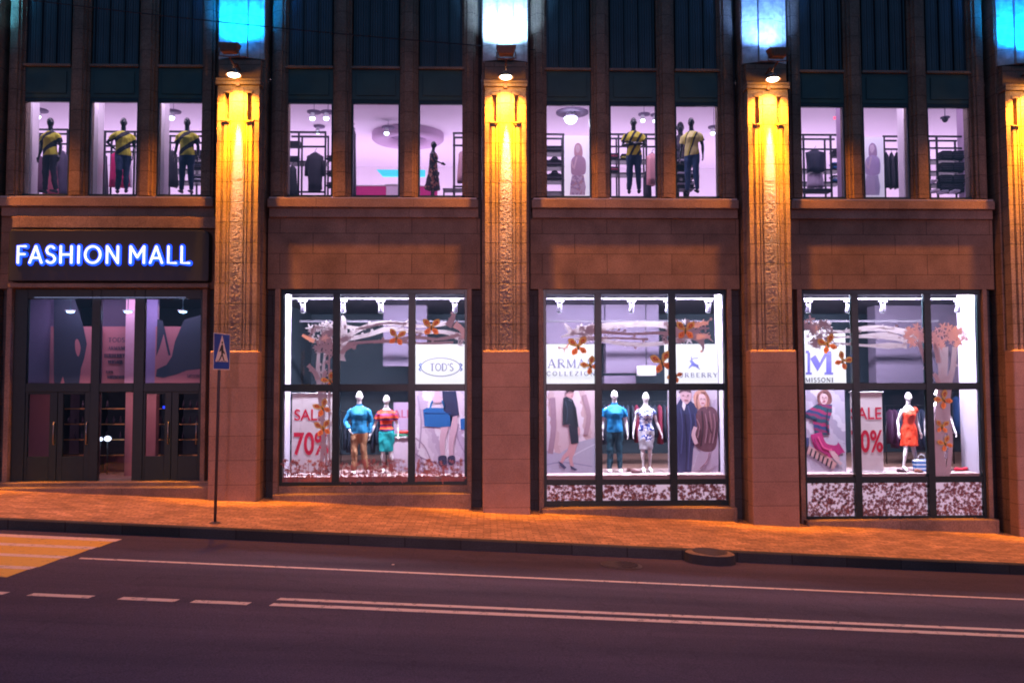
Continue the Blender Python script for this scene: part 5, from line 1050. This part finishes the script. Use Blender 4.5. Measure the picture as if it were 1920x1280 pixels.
def garment(px0, py0, px1, py1, Y, m, label, taper=.75, hanger=True, seed=0, cat='garment', name='hanging_garment', sleeves=False, flare=1.0):
    xa, zt = U(px0, py0, Y); xb, zb = U(px1, py1, Y); xc = (xa+xb)/2; w_ = (xb-xa)/2; hgt = zt-zb; rr = random.Random(seed)
    t = thing(name, label, cat, (xc, Y, zb), GG); b = MB(); n = 28; rings = [(0, .22, .05), (.05, .55, .06), (.09, .92*taper+.08, .08), (.2, taper, .11), (.5, (taper+flare)/2, .12), (.8, flare*.98, .13), (1, flare, .13)]; v = []
    ph = rr.random()*6
    for s, rw, d in rings:
        for j in range(n):
            a = 2*math.pi*j/n; fo = 1+.10*s*math.sin(a*5+ph)+.05*s*math.sin(a*9+ph*2)
            v.append((xc+w_*rw*math.cos(a)*fo, Y+d*math.sin(a)*fo, zt-hgt*s+(.02*math.sin(a*3+ph) if s == 1 else 0)))
    k = len(rings); b.add(v, [(i*n+j, (i+1)*n+j, (i+1)*n+(j+1) % n, i*n+(j+1) % n) for i in range(k-1) for j in range(n)]+[list(range(n)), list(range(k*n-1, (k-1)*n-1, -1))], m, True)
    if sleeves:
        for s in (-1, 1): b.tube([(xc+s*w_*.6, Y, zt-hgt*.08), (xc+s*w_*.95, Y, zt-hgt*.3), (xc+s*w_*1.0, Y-.02, zt-hgt*.62)], [.05, .055, .045], m, 10)
    b.build('cloth', t)
    if hanger:
        b = MB(); b.tube([(xc-w_*.6, Y, zt-.04), (xc, Y, zt+.03), (xc+w_*.6, Y, zt-.04)], .010, BLACKM, 6); b.tube([(xc, Y, zt+.03), (xc, Y, zt+.07), (xc+.03, Y, zt+.09), (xc+.03, Y, zt+.12)], .006, BLACKM, 6); b.build('hanger', t)
    return t
DK = C(34, 30, 48); DK2 = C(52, 44, 62); DK3 = C(24, 24, 36)
SF = 'folded stacks on the upper floor racks'
def pile(px0, px1, pyb, hpx, Y, cols, label, n=3): return folded(px0, px1, pyb, hpx, Y+.18, cols, label, 'clothes', 'folded_clothes', SF, n)
# first bay
rack(56, 128, 243, (270,), (58, 126), 2.2, 'rack end left of the first banded tee mannequin')
garment(58, 288, 80, 358, 1.5, C(120, 80, 108), 'mauve garment hanging left of the first banded tee mannequin', hanger=False, seed=1); garment(82, 300, 108, 372, 1.6, C(200, 96, 120), 'coral pink dress hanging behind the first mannequin', seed=2, hanger=False); garment(102, 284, 128, 372, 1.8, C(86, 76, 104), 'grey coat hanging right of the first mannequin', seed=3, taper=.9)
rack(194, 256, 247, (274, 285), (196, 252), 1.7, 'rack behind the mannequin with the pink coat')
garment(204, 284, 244, 350, 1.3, C(226, 20, 120), 'bright pink coat hanging behind the sideways mannequin', seed=4, hanger=False, flare=.9); garment(232, 286, 246, 350, 1.45, C(225, 215, 235), 'white garment hanging right of the pink coat', seed=5, hanger=False); garment(180, 286, 202, 372, 1.8, DK2, 'dark garment left of the sideways mannequin', seed=6)
rack(306, 390, 247, (268, 296, 318, 340), (308, 360), 1.7, 'rack with shelves behind the blue jeans mannequin', shelf=(296, 318, 340))
garment(311, 284, 334, 350, 1.4, DK, 'dark dress form top left of the blue jeans mannequin', seed=7)
for i, (yb, cc) in enumerate(((296, (DK, DK2)), (318, (DK, C(60, 60, 84))), (341, (C(210, 206, 226), DK)))): pile(362, 384, yb-.7, 12, 1.7, cc, ('top', 'middle', 'bottom')[i]+' stack of folded clothes right of the blue jeans mannequin')
# second bay
rack(540, 612, 248, (275, 303, 360), (560, 610), 1.7, 'open rack around the hanging dark top in the second bay', shelf=(303,))
garment(575, 287, 606, 357, 1.5, DK, 'dark sleeved top hanging in the middle of the rack', seed=8, taper=1.0, flare=.8, sleeves=True)
garment(538, 312, 558, 368, 1.5, DK3, 'black garment at the left edge of the second bay', seed=9)
x0, z1 = U(540, 266, 1.8); x1, z0 = U(563, 275, 1.8); t = thing('storage_box', 'flat black box on the rack shelf above the black garment', 'box', ((x0+x1)/2, 1.9, z0)); BX(x0, x1, 1.72, 2.0, z0, z1-.03, DK3, 'box_body', t, .006); BX(x0-.01, x1+.01, 1.71, 2.01, z1-.028, z1, DK3, 'lid', t, .004)
pile(541, 561, 302.3, 8, 1.7, (DK, DK2), 'stack of folded clothes on the left shelf of the open rack', 2)
for i, yb in enumerate((302, 330, 352)): pile(613, 625, yb, 9, 1.9, (DK, C(70, 40, 70)), ('top', 'middle', 'bottom')[i]+' dark bundle at the right edge of the open rack', 2)
garment(656, 240, 668, 372, 1.2, DK2, 'tall dark garment at the left edge of the curved ceiling window', seed=10)
# curved ceiling feature
def ring_feature(cx, cz, Y, rx, ry, h, label):
    t = thing('ceiling_feature', label, 'ceiling feature', (cx, Y, cz)); b = MB(); n = 48; m = C(190, 160, 190); m2 = C(150, 128, 156); v = []
    for rr_, z in ((1.0, cz+h), (1.0, cz+.0), (.94, cz-.06), (.55, cz-.02), (.5, cz+h*.6)):
        for i in range(n): a = 2*math.pi*i/n; v.append((cx+rx*rr_*math.cos(a), Y+ry*rr_*math.sin(a), z))
    b.add(v, [(j*n+i, j*n+(i+1) % n, (j+1)*n+(i+1) % n, (j+1)*n+i) for j in range(4) for i in range(n)], m, True); b.build('rim', t)
    b = MB(); b.tube([(cx, Y, cz+h*.6), (cx, Y, cz+h)], [(rx*.5, ry*.5)]*2, m2, 32, side=(1, 0, 0)); b.build('inner_disc', t); return t
cx, cz = U(765, 262, 5.2); ring_feature(cx, cz, 5.2, 1.05, .9, 9.56-cz, 'white oval ceiling drum seen through the middle windows of the second bay')
x0, z1 = U(706, 318, 5.5); x1, z0 = U(797, 331, 5.5); t = thing('wall_panel_light', 'turquoise glowing panel behind the white counter', 'panel', ((x0+x1)/2, 5.5, z0)); b = MB(); b.prism([(x0+.18, z0), (x1, z0), (x1, z1), (x0, z1)], 5.5, 5.6, E('turquoise_glow', (.05, .62, .72), .9), False); b.build('panel', t)
b = MB(); b.box(x0+.7, x1-.3, 5.52, 5.58, UF, z0-.002, C(120, 190, 214)); b.build('stand', t)
x0, z1 = U(724, 345, 3.6); x1, z0 = U(756, 372, 3.6); t = thing('counter', 'white counter at the right side of the curved ceiling window', 'counter', ((x0+x1)/2, 3.8, UF)); BX(x0, x1, 3.6, 4.1, UF, z1-.04, C(222, 204, 228), 'base', t, .01); BX(x0-.03, x1+.03, 3.57, 4.13, z1-.038, z1, WHITEP, 'top', t, .006)
x0, z1 = U(668, 349, 4.8); x1, z0 = U(820, 365, 4.8); t = thing('low_partition', 'low magenta partition behind the counter', 'partition', ((x0+x1)/2, 4.8, UF)); BX(x0, x1, 4.8, 4.9, UF, z1, C(214, 50, 140), 'panel', t, .01); BX(x0, x1, 4.78, 4.92, z1+.001, z1+.03, WHITEP, 'cap', t, .005)
rack(849, 878, 250, (273, 350), (851,), 1.7, 'rack end at the right of the floral dress mannequin'); garment(857, 284, 880, 342, 1.6, C(206, 160, 172), 'dusty pink garment right of the floral dress mannequin', seed=12)
x0, z1 = U(830, 353, 1.3); x1, z0 = U(874, 372, 1.3); t = thing('low_table', 'low black wire table right of the floral dress', 'table', ((x0+x1)/2, 1.5, UF)); BX(x0, x1, 1.3, 1.7, z1-.02, z1, BLACKM, 'top', t)
for qx in (x0+.02, x1-.02): b = MB(); b.tube([(qx, 1.32, UF), (qx, 1.32, z1-.02)], .012, BLACKM, 6); b.build('leg', t); b = MB(); b.tube([(qx, 1.68, UF), (qx, 1.68, z1-.02)], .012, BLACKM, 6); b.build('leg', t)
# third bay
rack(1018, 1058, 252, (285, 312, 338, 360), (1056,), 1.7, 'shelf rack with hats left of the pale woman poster', shelf=(285, 312, 338, 360))
for i, yb in enumerate((284.3, 311.3, 337.3)): pile(1022, 1053, yb, 9, 1.7, (DK2, DK), ('top', 'middle', 'bottom')[i]+' dark stack on the rack left of the pale woman poster', 2)
for i, (hx, yb) in enumerate(((1040, 302), (1040, 328))):
    x, z = U(hx, yb, 1.85); t = thing('hat', ('upper', 'lower')[i]+' dark hat on the rack left of the pale woman poster', 'hat', (x, 1.85, z), 'hats on the rack'); b = MB(); b.tube([(x, 1.85, z), (x, 1.85, z+.012)], .16, DK, 20); b.build('brim', t); b = MB(); b.ell((x, 1.85, z+.02), (.10, .10, .10), DK, 16, 8); b.build('crown', t)
def pale_poster(px0, py0, px1, py1, Y, label, mm, em):
    t = panel_thing('poster', label, 'poster', px0, py0, px1, py1, Y, em, .02, 'pale posters on the upper floor'); cx = (px0+px1)/2; b = MB(); Yf = Y-.002; w_ = px1-px0
    at_poly(b, [(cx-7, 287), (cx-6, 274), (cx, 268), (cx+7, 274), (cx+9, 290), (cx+4, 296), (cx-5, 294)], Yf, mm[0], sm=True); at_poly(b, [(cx-4, 274), (cx+2, 272), (cx+4, 280), (cx, 287), (cx-4, 283)], Yf-.002, mm[1], sm=True)
    at_poly(b, [(cx-12, 300), (cx-4, 292), (cx+6, 292), (cx+14, 300), (cx+15, 320), (cx+10, 328), (cx-10, 328), (cx-13, 316)], Yf-.003, mm[2], sm=True); at_poly(b, [(cx-11, 329), (cx+11, 329), (cx+15, 350), (cx+13, 366), (cx-15, 366), (cx-14, 345)], Yf-.004, mm[3]); at_stroke(b, [(cx-12, 302), (cx-8, 316), (cx-2, 294)], 3, Yf-.006, mm[1]); b.build('printed_woman', t); return t
pale_poster(1058, 254, 1109, 369, 1.1, 'bright poster of a pale woman in a patterned dress, third bay', (C(222, 178, 196), C(238, 214, 228), C(206, 176, 206), pattern('pale_print_skirt', [(0, (226, 214, 236)), (.5, (190, 170, 206)), (.75, (214, 180, 196))], 20, wave='cells')), E('poster_emissive_sheet', (.92, .84, 1.0), .62))  # poster sheet emits its own pale colour
rack(1140, 1236, 252, (275, 300, 325), (1160, 1212), 1.9, 'rack behind the crossed arms mannequin', shelf=(300, 325))
garment(1212, 288, 1234, 346, 1.3, C(226, 160, 170), 'pale pink towel like garment right of the crossed arms mannequin', seed=14, taper=.95, flare=.95)
garment(1207, 318, 1222, 372, 1.6, DK, 'dark garment under the pale pink one', seed=15, hanger=False)
for i, yb in enumerate((299.3, 324.3)): pile(1142, 1160, yb, 10, 1.9, (DK, C(150, 60, 90), DK2), ('upper', 'lower')[i]+' stack of clothes left of the crossed arms mannequin')
pile(1163, 1180, 299.3, 9, 1.9, (C(150, 142, 60), DK), 'olive and dark stack behind the crossed arms mannequin', 2)
rack(1262, 1302, 282, (308, 332, 352), (1266,), 1.4, 'shelf rack left of the pale yellow tee mannequin', shelf=(282, 308, 332, 352))
for i, yb in enumerate((307.3, 331.3, 351.3)): pile(1268, 1300, yb, 10, 1.4, (DK, C(190, 184, 206), DK3), ('top', 'middle', 'bottom')[i]+' stack left of the pale yellow tee mannequin')
# fourth bay
rack(1494, 1576, 253, (280, 318, 342), (1507, 1558), 1.7, 'rack around the grey dress form in the fourth bay', shelf=(318, 342))
garment(1508, 282, 1548, 323, 1.4, C(40, 42, 66), 'slate blue top hanging in the fourth bay', seed=16, taper=.9, flare=.8); garment(1512, 324, 1544, 352, 1.45, C(196, 180, 206), 'pale skirt hanging under the slate blue top', seed=17, hanger=False, taper=.9)
for i, (yb, cc) in enumerate(((295, (DK, DK2)), (317.3, (C(30, 90, 150), DK)), (341.3, (C(30, 100, 160), C(200, 200, 224), DK)))): pile(1559, 1576, yb, 11, 1.6, cc, ('top', 'middle', 'bottom')[i]+' stack of blue and dark clothes in the fourth bay')
pile(1500, 1556, 362, 7, 1.2, (DK3, DK2), 'low dark pile at the foot of the pale skirt', 2)
at_box(1576, 190, 1592, 380, .9, .3, C(176, 150, 184), 'interior_column'); at_box(1692, 190, 1708, 380, .75, .3, WHITEW, 'interior_column'); at_box(1809, 190, 1835, 380, 1.3, .4, C(190, 164, 196), 'interior_column')
at_box(40, 150, 57, 380, .75, .3, WHITEW, 'interior_column'); at_box(170, 150, 181, 380, .75, .3, WHITEW, 'interior_column'); at_box(297, 150, 306, 380, .75, .3, WHITEW, 'interior_column')
pale_poster(1612, 257, 1659, 374, 1.2, 'tall pale poster of a long haired woman, fourth bay', (C(190, 160, 200), C(226, 204, 226), C(200, 180, 226), C(206, 196, 232)), E('poster_emissive_sheet_dim', (.80, .72, .92), .5))  # poster sheet emits its own colour, weaker
rack(1655, 1694, 256, (280,), (1658,), 1.7, 'rack of long dark coats right of the tall pale poster')
for i, px in enumerate((1662, 1672, 1682, 1691)): garment(px-6, 287, px+6, 352, 1.75, (DK3, DK)[i % 2], ('leftmost', 'second', 'third', 'rightmost')[i]+' of the dark coats right of the tall pale poster', seed=20+i)
rack(1738, 1809, 256, (278, 300, 322, 345), (1757, 1807), 1.5, 'rack crammed with black clothes, rightmost upper window', shelf=(300, 322, 345))
for i, (a, c, yb) in enumerate(((1762, 1780, 299.3), (1783, 1804, 299.3), (1760, 1782, 321.3), (1784, 1806, 321.3), (1759, 1781, 344.3), (1784, 1805, 344.3), (1760, 1803, 362))):
    pile(a, c, yb, 15, 1.35, (DK3, C(30, 30, 44), DK), ('top left', 'top right', 'second row left', 'second row right', 'third row left', 'third row right', 'bottom')[i]+' black stack in the rightmost upper window', 4)
for i, (px, py) in enumerate(((1748, 340), (1752, 358), (1768, 360), (1790, 359))): folded(px-6, px+6, py+3, 5, 1.1, (C(214, 210, 232),), ('leftmost', 'second', 'third', 'rightmost')[i]+' small white parcel at the foot of the black stacks', 'parcel', 'parcel', 'white parcels', 1)

# ---------------------------------------------------------------- entrance lobby
BLG = 'ceiling lights of the entrance lobby'
for i, px in enumerate((132, 240, 343)):
    x, z = U(px, 584, .55); t = thing('downlight', ('left', 'middle', 'right')[i]+' of the three blue white lights over the entrance', 'ceiling light', (x, .55, z), BLG)
    b = MB(); b.tube([(x, .55, z), (x, .55, z+.03)], [.10, .12], WHITEP, 18); b.build('housing', t); b = MB(); b.ell((x, .55, z), (.09, .09, .035), E('lobby_bulb', (.35, .65, 1), 7)); b.build('bulb', t); b = MB(); b.tube([(x, .55, z+.03), (x, .55, 4.39)], .01, DARK, 6); b.build('stem', t)
    light('lobby_spot', 'POINT', (x, .48, z-.12), (0, 0, -1), 3, (.4, .65, 1), shadow_soft_size=.05)
SAL = C(150, 88, 96); SUIT = C(24, 30, 50); LOB = 'large advertising banners in the entrance lobby'
Yl = 1.0
t = panel_thing('advert_banner', 'salmon banner with a man in a dark suit, left above the doors', 'poster', 95, 612, 187, 722, Yl, SAL, .02, LOB); b = MB(); at_poly(b, [(101, 560), (140, 560), (150, 590), (157, 615), (163, 645), (158, 672), (152, 690), (148, 722), (122, 722), (118, 705), (112, 722), (101, 722)], Yl-.002, SUIT, sm=False); at_poly(b, [(141, 640), (146, 636), (151, 652), (147, 668), (142, 658)], Yl-.004, SAL, sm=True); b.build('suited_man', t)
t = panel_thing('advert_banner', 'salmon banner listing brand names above the middle doorway', 'poster', 183, 612, 262, 722, Yl+.1, SAL, .02, LOB); b = MB(); TX = C(70, 44, 64)
for s_, a, c, y0, y1 in (('TODS', 203, 234, 633, 641), ('ARMANI', 203, 234, 649, 656), ('BURBERRY', 196, 234, 663, 670), ('VERSACE', 203, 230, 675, 681), ('LES', 200, 212, 695, 699), ('MISSONI', 202, 233, 704, 710)):
    serif(b, s_, a, c, y0, y1, Yl+.098, TX, .14, 1.2)
b.build('lettering', t)
t = panel_thing('advert_banner', 'salmon banner with a seated figure in a dark suit, right above the doors', 'poster', 292, 612, 388, 722, Yl, SAL, .02, LOB); b = MB(); at_poly(b, [(345, 600), (356, 596), (378, 590), (388, 590), (388, 690), (350, 694), (330, 702), (306, 708), (292, 706), (294, 692), (312, 684), (322, 668), (328, 640)], Yl-.002, SUIT); at_poly(b, [(295, 598), (306, 602), (307, 626), (300, 650), (293, 668)], Yl-.003, SUIT); at_stroke(b, [(306, 612), (312, 640), (318, 666)], 4, Yl-.004, SUIT); serif(b, 'MISSONI', 351, 376, 702, 708, Yl-.004, TX, .14, 1.2); b.build('suited_figure', t)
at_box(45, 545, 104, 725, 1.2, .1, C(120, 104, 140), 'lobby_wall'); at_box(237, 545, 252, 722, .9, .1, C(176, 130, 150), 'lobby_column'); at_box(267, 545, 293, 722, 1.1, .1, C(120, 104, 150), 'lobby_wall')
at_box(183, 560, 240, 612, 1.3, .1, C(60, 44, 70), 'lobby_bulkhead')
at_box(50, 735, 100, 900, 1.3, .1, C(150, 96, 106), 'lobby_wall'); at_box(236, 735, 253, 897, 1.2, .2, C(176, 116, 124), 'lobby_column'); at_box(270, 735, 290, 900, 1.2, .2, C(160, 104, 112), 'lobby_column')
at_box(187, 852, 236, 897, 2.2, .2, C(110, 66, 80), 'lobby_counter')
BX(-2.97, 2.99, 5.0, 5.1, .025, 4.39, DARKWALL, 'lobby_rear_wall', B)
BR_ = M('glint_edge', (.55, .32, .14), .35, .8)  # orange strips added for the glints on the shelving
for i, (a, c) in enumerate(((118, 170), (190, 234), (292, 330), (334, 384))):
    x0, _ = U(a, 800, 2.0); x1, _ = U(c, 800, 2.0); t = thing('lobby_shelf', 'dark shelving with added orange glint strips behind the '+('left door', 'middle doorway', 'right door', 'rightmost door')[i], 'shelf', ((x0+x1)/2, 2.0, .03), 'shelving in the lobby')
    for yy in (766, 795, 824, 853):
        _, z = U(a, yy, 2.0); BX(x0, x1, 2.0, 2.35, z-.01, z+.01, DARK, 'shelf_board', t); BX(x0, x1, 1.988, 1.999, z-.012, z+.012, BR_, 'glint_edge', t)
    BX(x0-.02, x0, 2.0, 2.35, .03, 2.6, DARK, 'side_panel', t); BX(x1, x1+.02, 2.0, 2.35, .03, 2.6, DARK, 'side_panel', t)
    rr = random.Random(i); b = 0
    for yy in (766, 795, 824):
        _, z = U(a, yy, 2.0)
        for j in range(int((x1-x0)/.17)):
            if rr.random() < .75:
                xx = x0+.08+j*.17; q = thing('bottle', 'small dark bottle on the lobby shelving', 'bottle', (xx, 2.12, z+.011), 'bottles on the lobby shelving'); bb = MB(); bb.tube([(xx, 2.12, z+.011), (xx, 2.12, z+.12), (xx, 2.12, z+.15), (xx, 2.12, z+.2)], [.03, .03, .012, .012], C(70, 60, 84), 8); bb.build('glass', q); q['label'] = 'small dark bottle on the lobby shelving'
for i, (px, py, r) in enumerate(((188, 823, .06), (202, 822, .08))):
    x, z = U(px, py, 1.6); t = thing('desk_lamp', ('left', 'right')[i]+' of two glowing globe lamps seen through the middle doorway', 'lamp', (x, 1.6, .03), 'globe lamps in the lobby'); b = MB(); b.ell((x, 1.6, z), (r, r, r*.8), E('globe_glow', (.7, .8, 1), 3)); b.build('globe', t); b = MB(); b.tube([(x, 1.6, .03), (x, 1.6, z-r*.7)], .015, DARK, 8); b.build('stem', t)
x, z = U(308, 764, 1.7); t = thing('screen', 'small blue glowing screen behind the right door', 'screen', (x, 1.75, z)); BX(x-.05, x+.06, 1.72, 1.75, z-.03, z+.05, DARK, 'case', t); BX(x-.04, x+.05, 1.71, 1.718, z-.02, z+.04, E('blue_screen', (.02, .05, 1), 2), 'display', t)

# litter
tag((lambda o: o)(BX(*(lambda p: (p.x-.02, p.x+.02, p.y-.015, p.y+.015, p.z+.0, p.z+.006))(ground_at(737, 1058, -.366)), C(220, 200, 190), 'paper_scrap', None)), 'tiny white paper scrap on the asphalt before the leftmost shop window', 'litter')
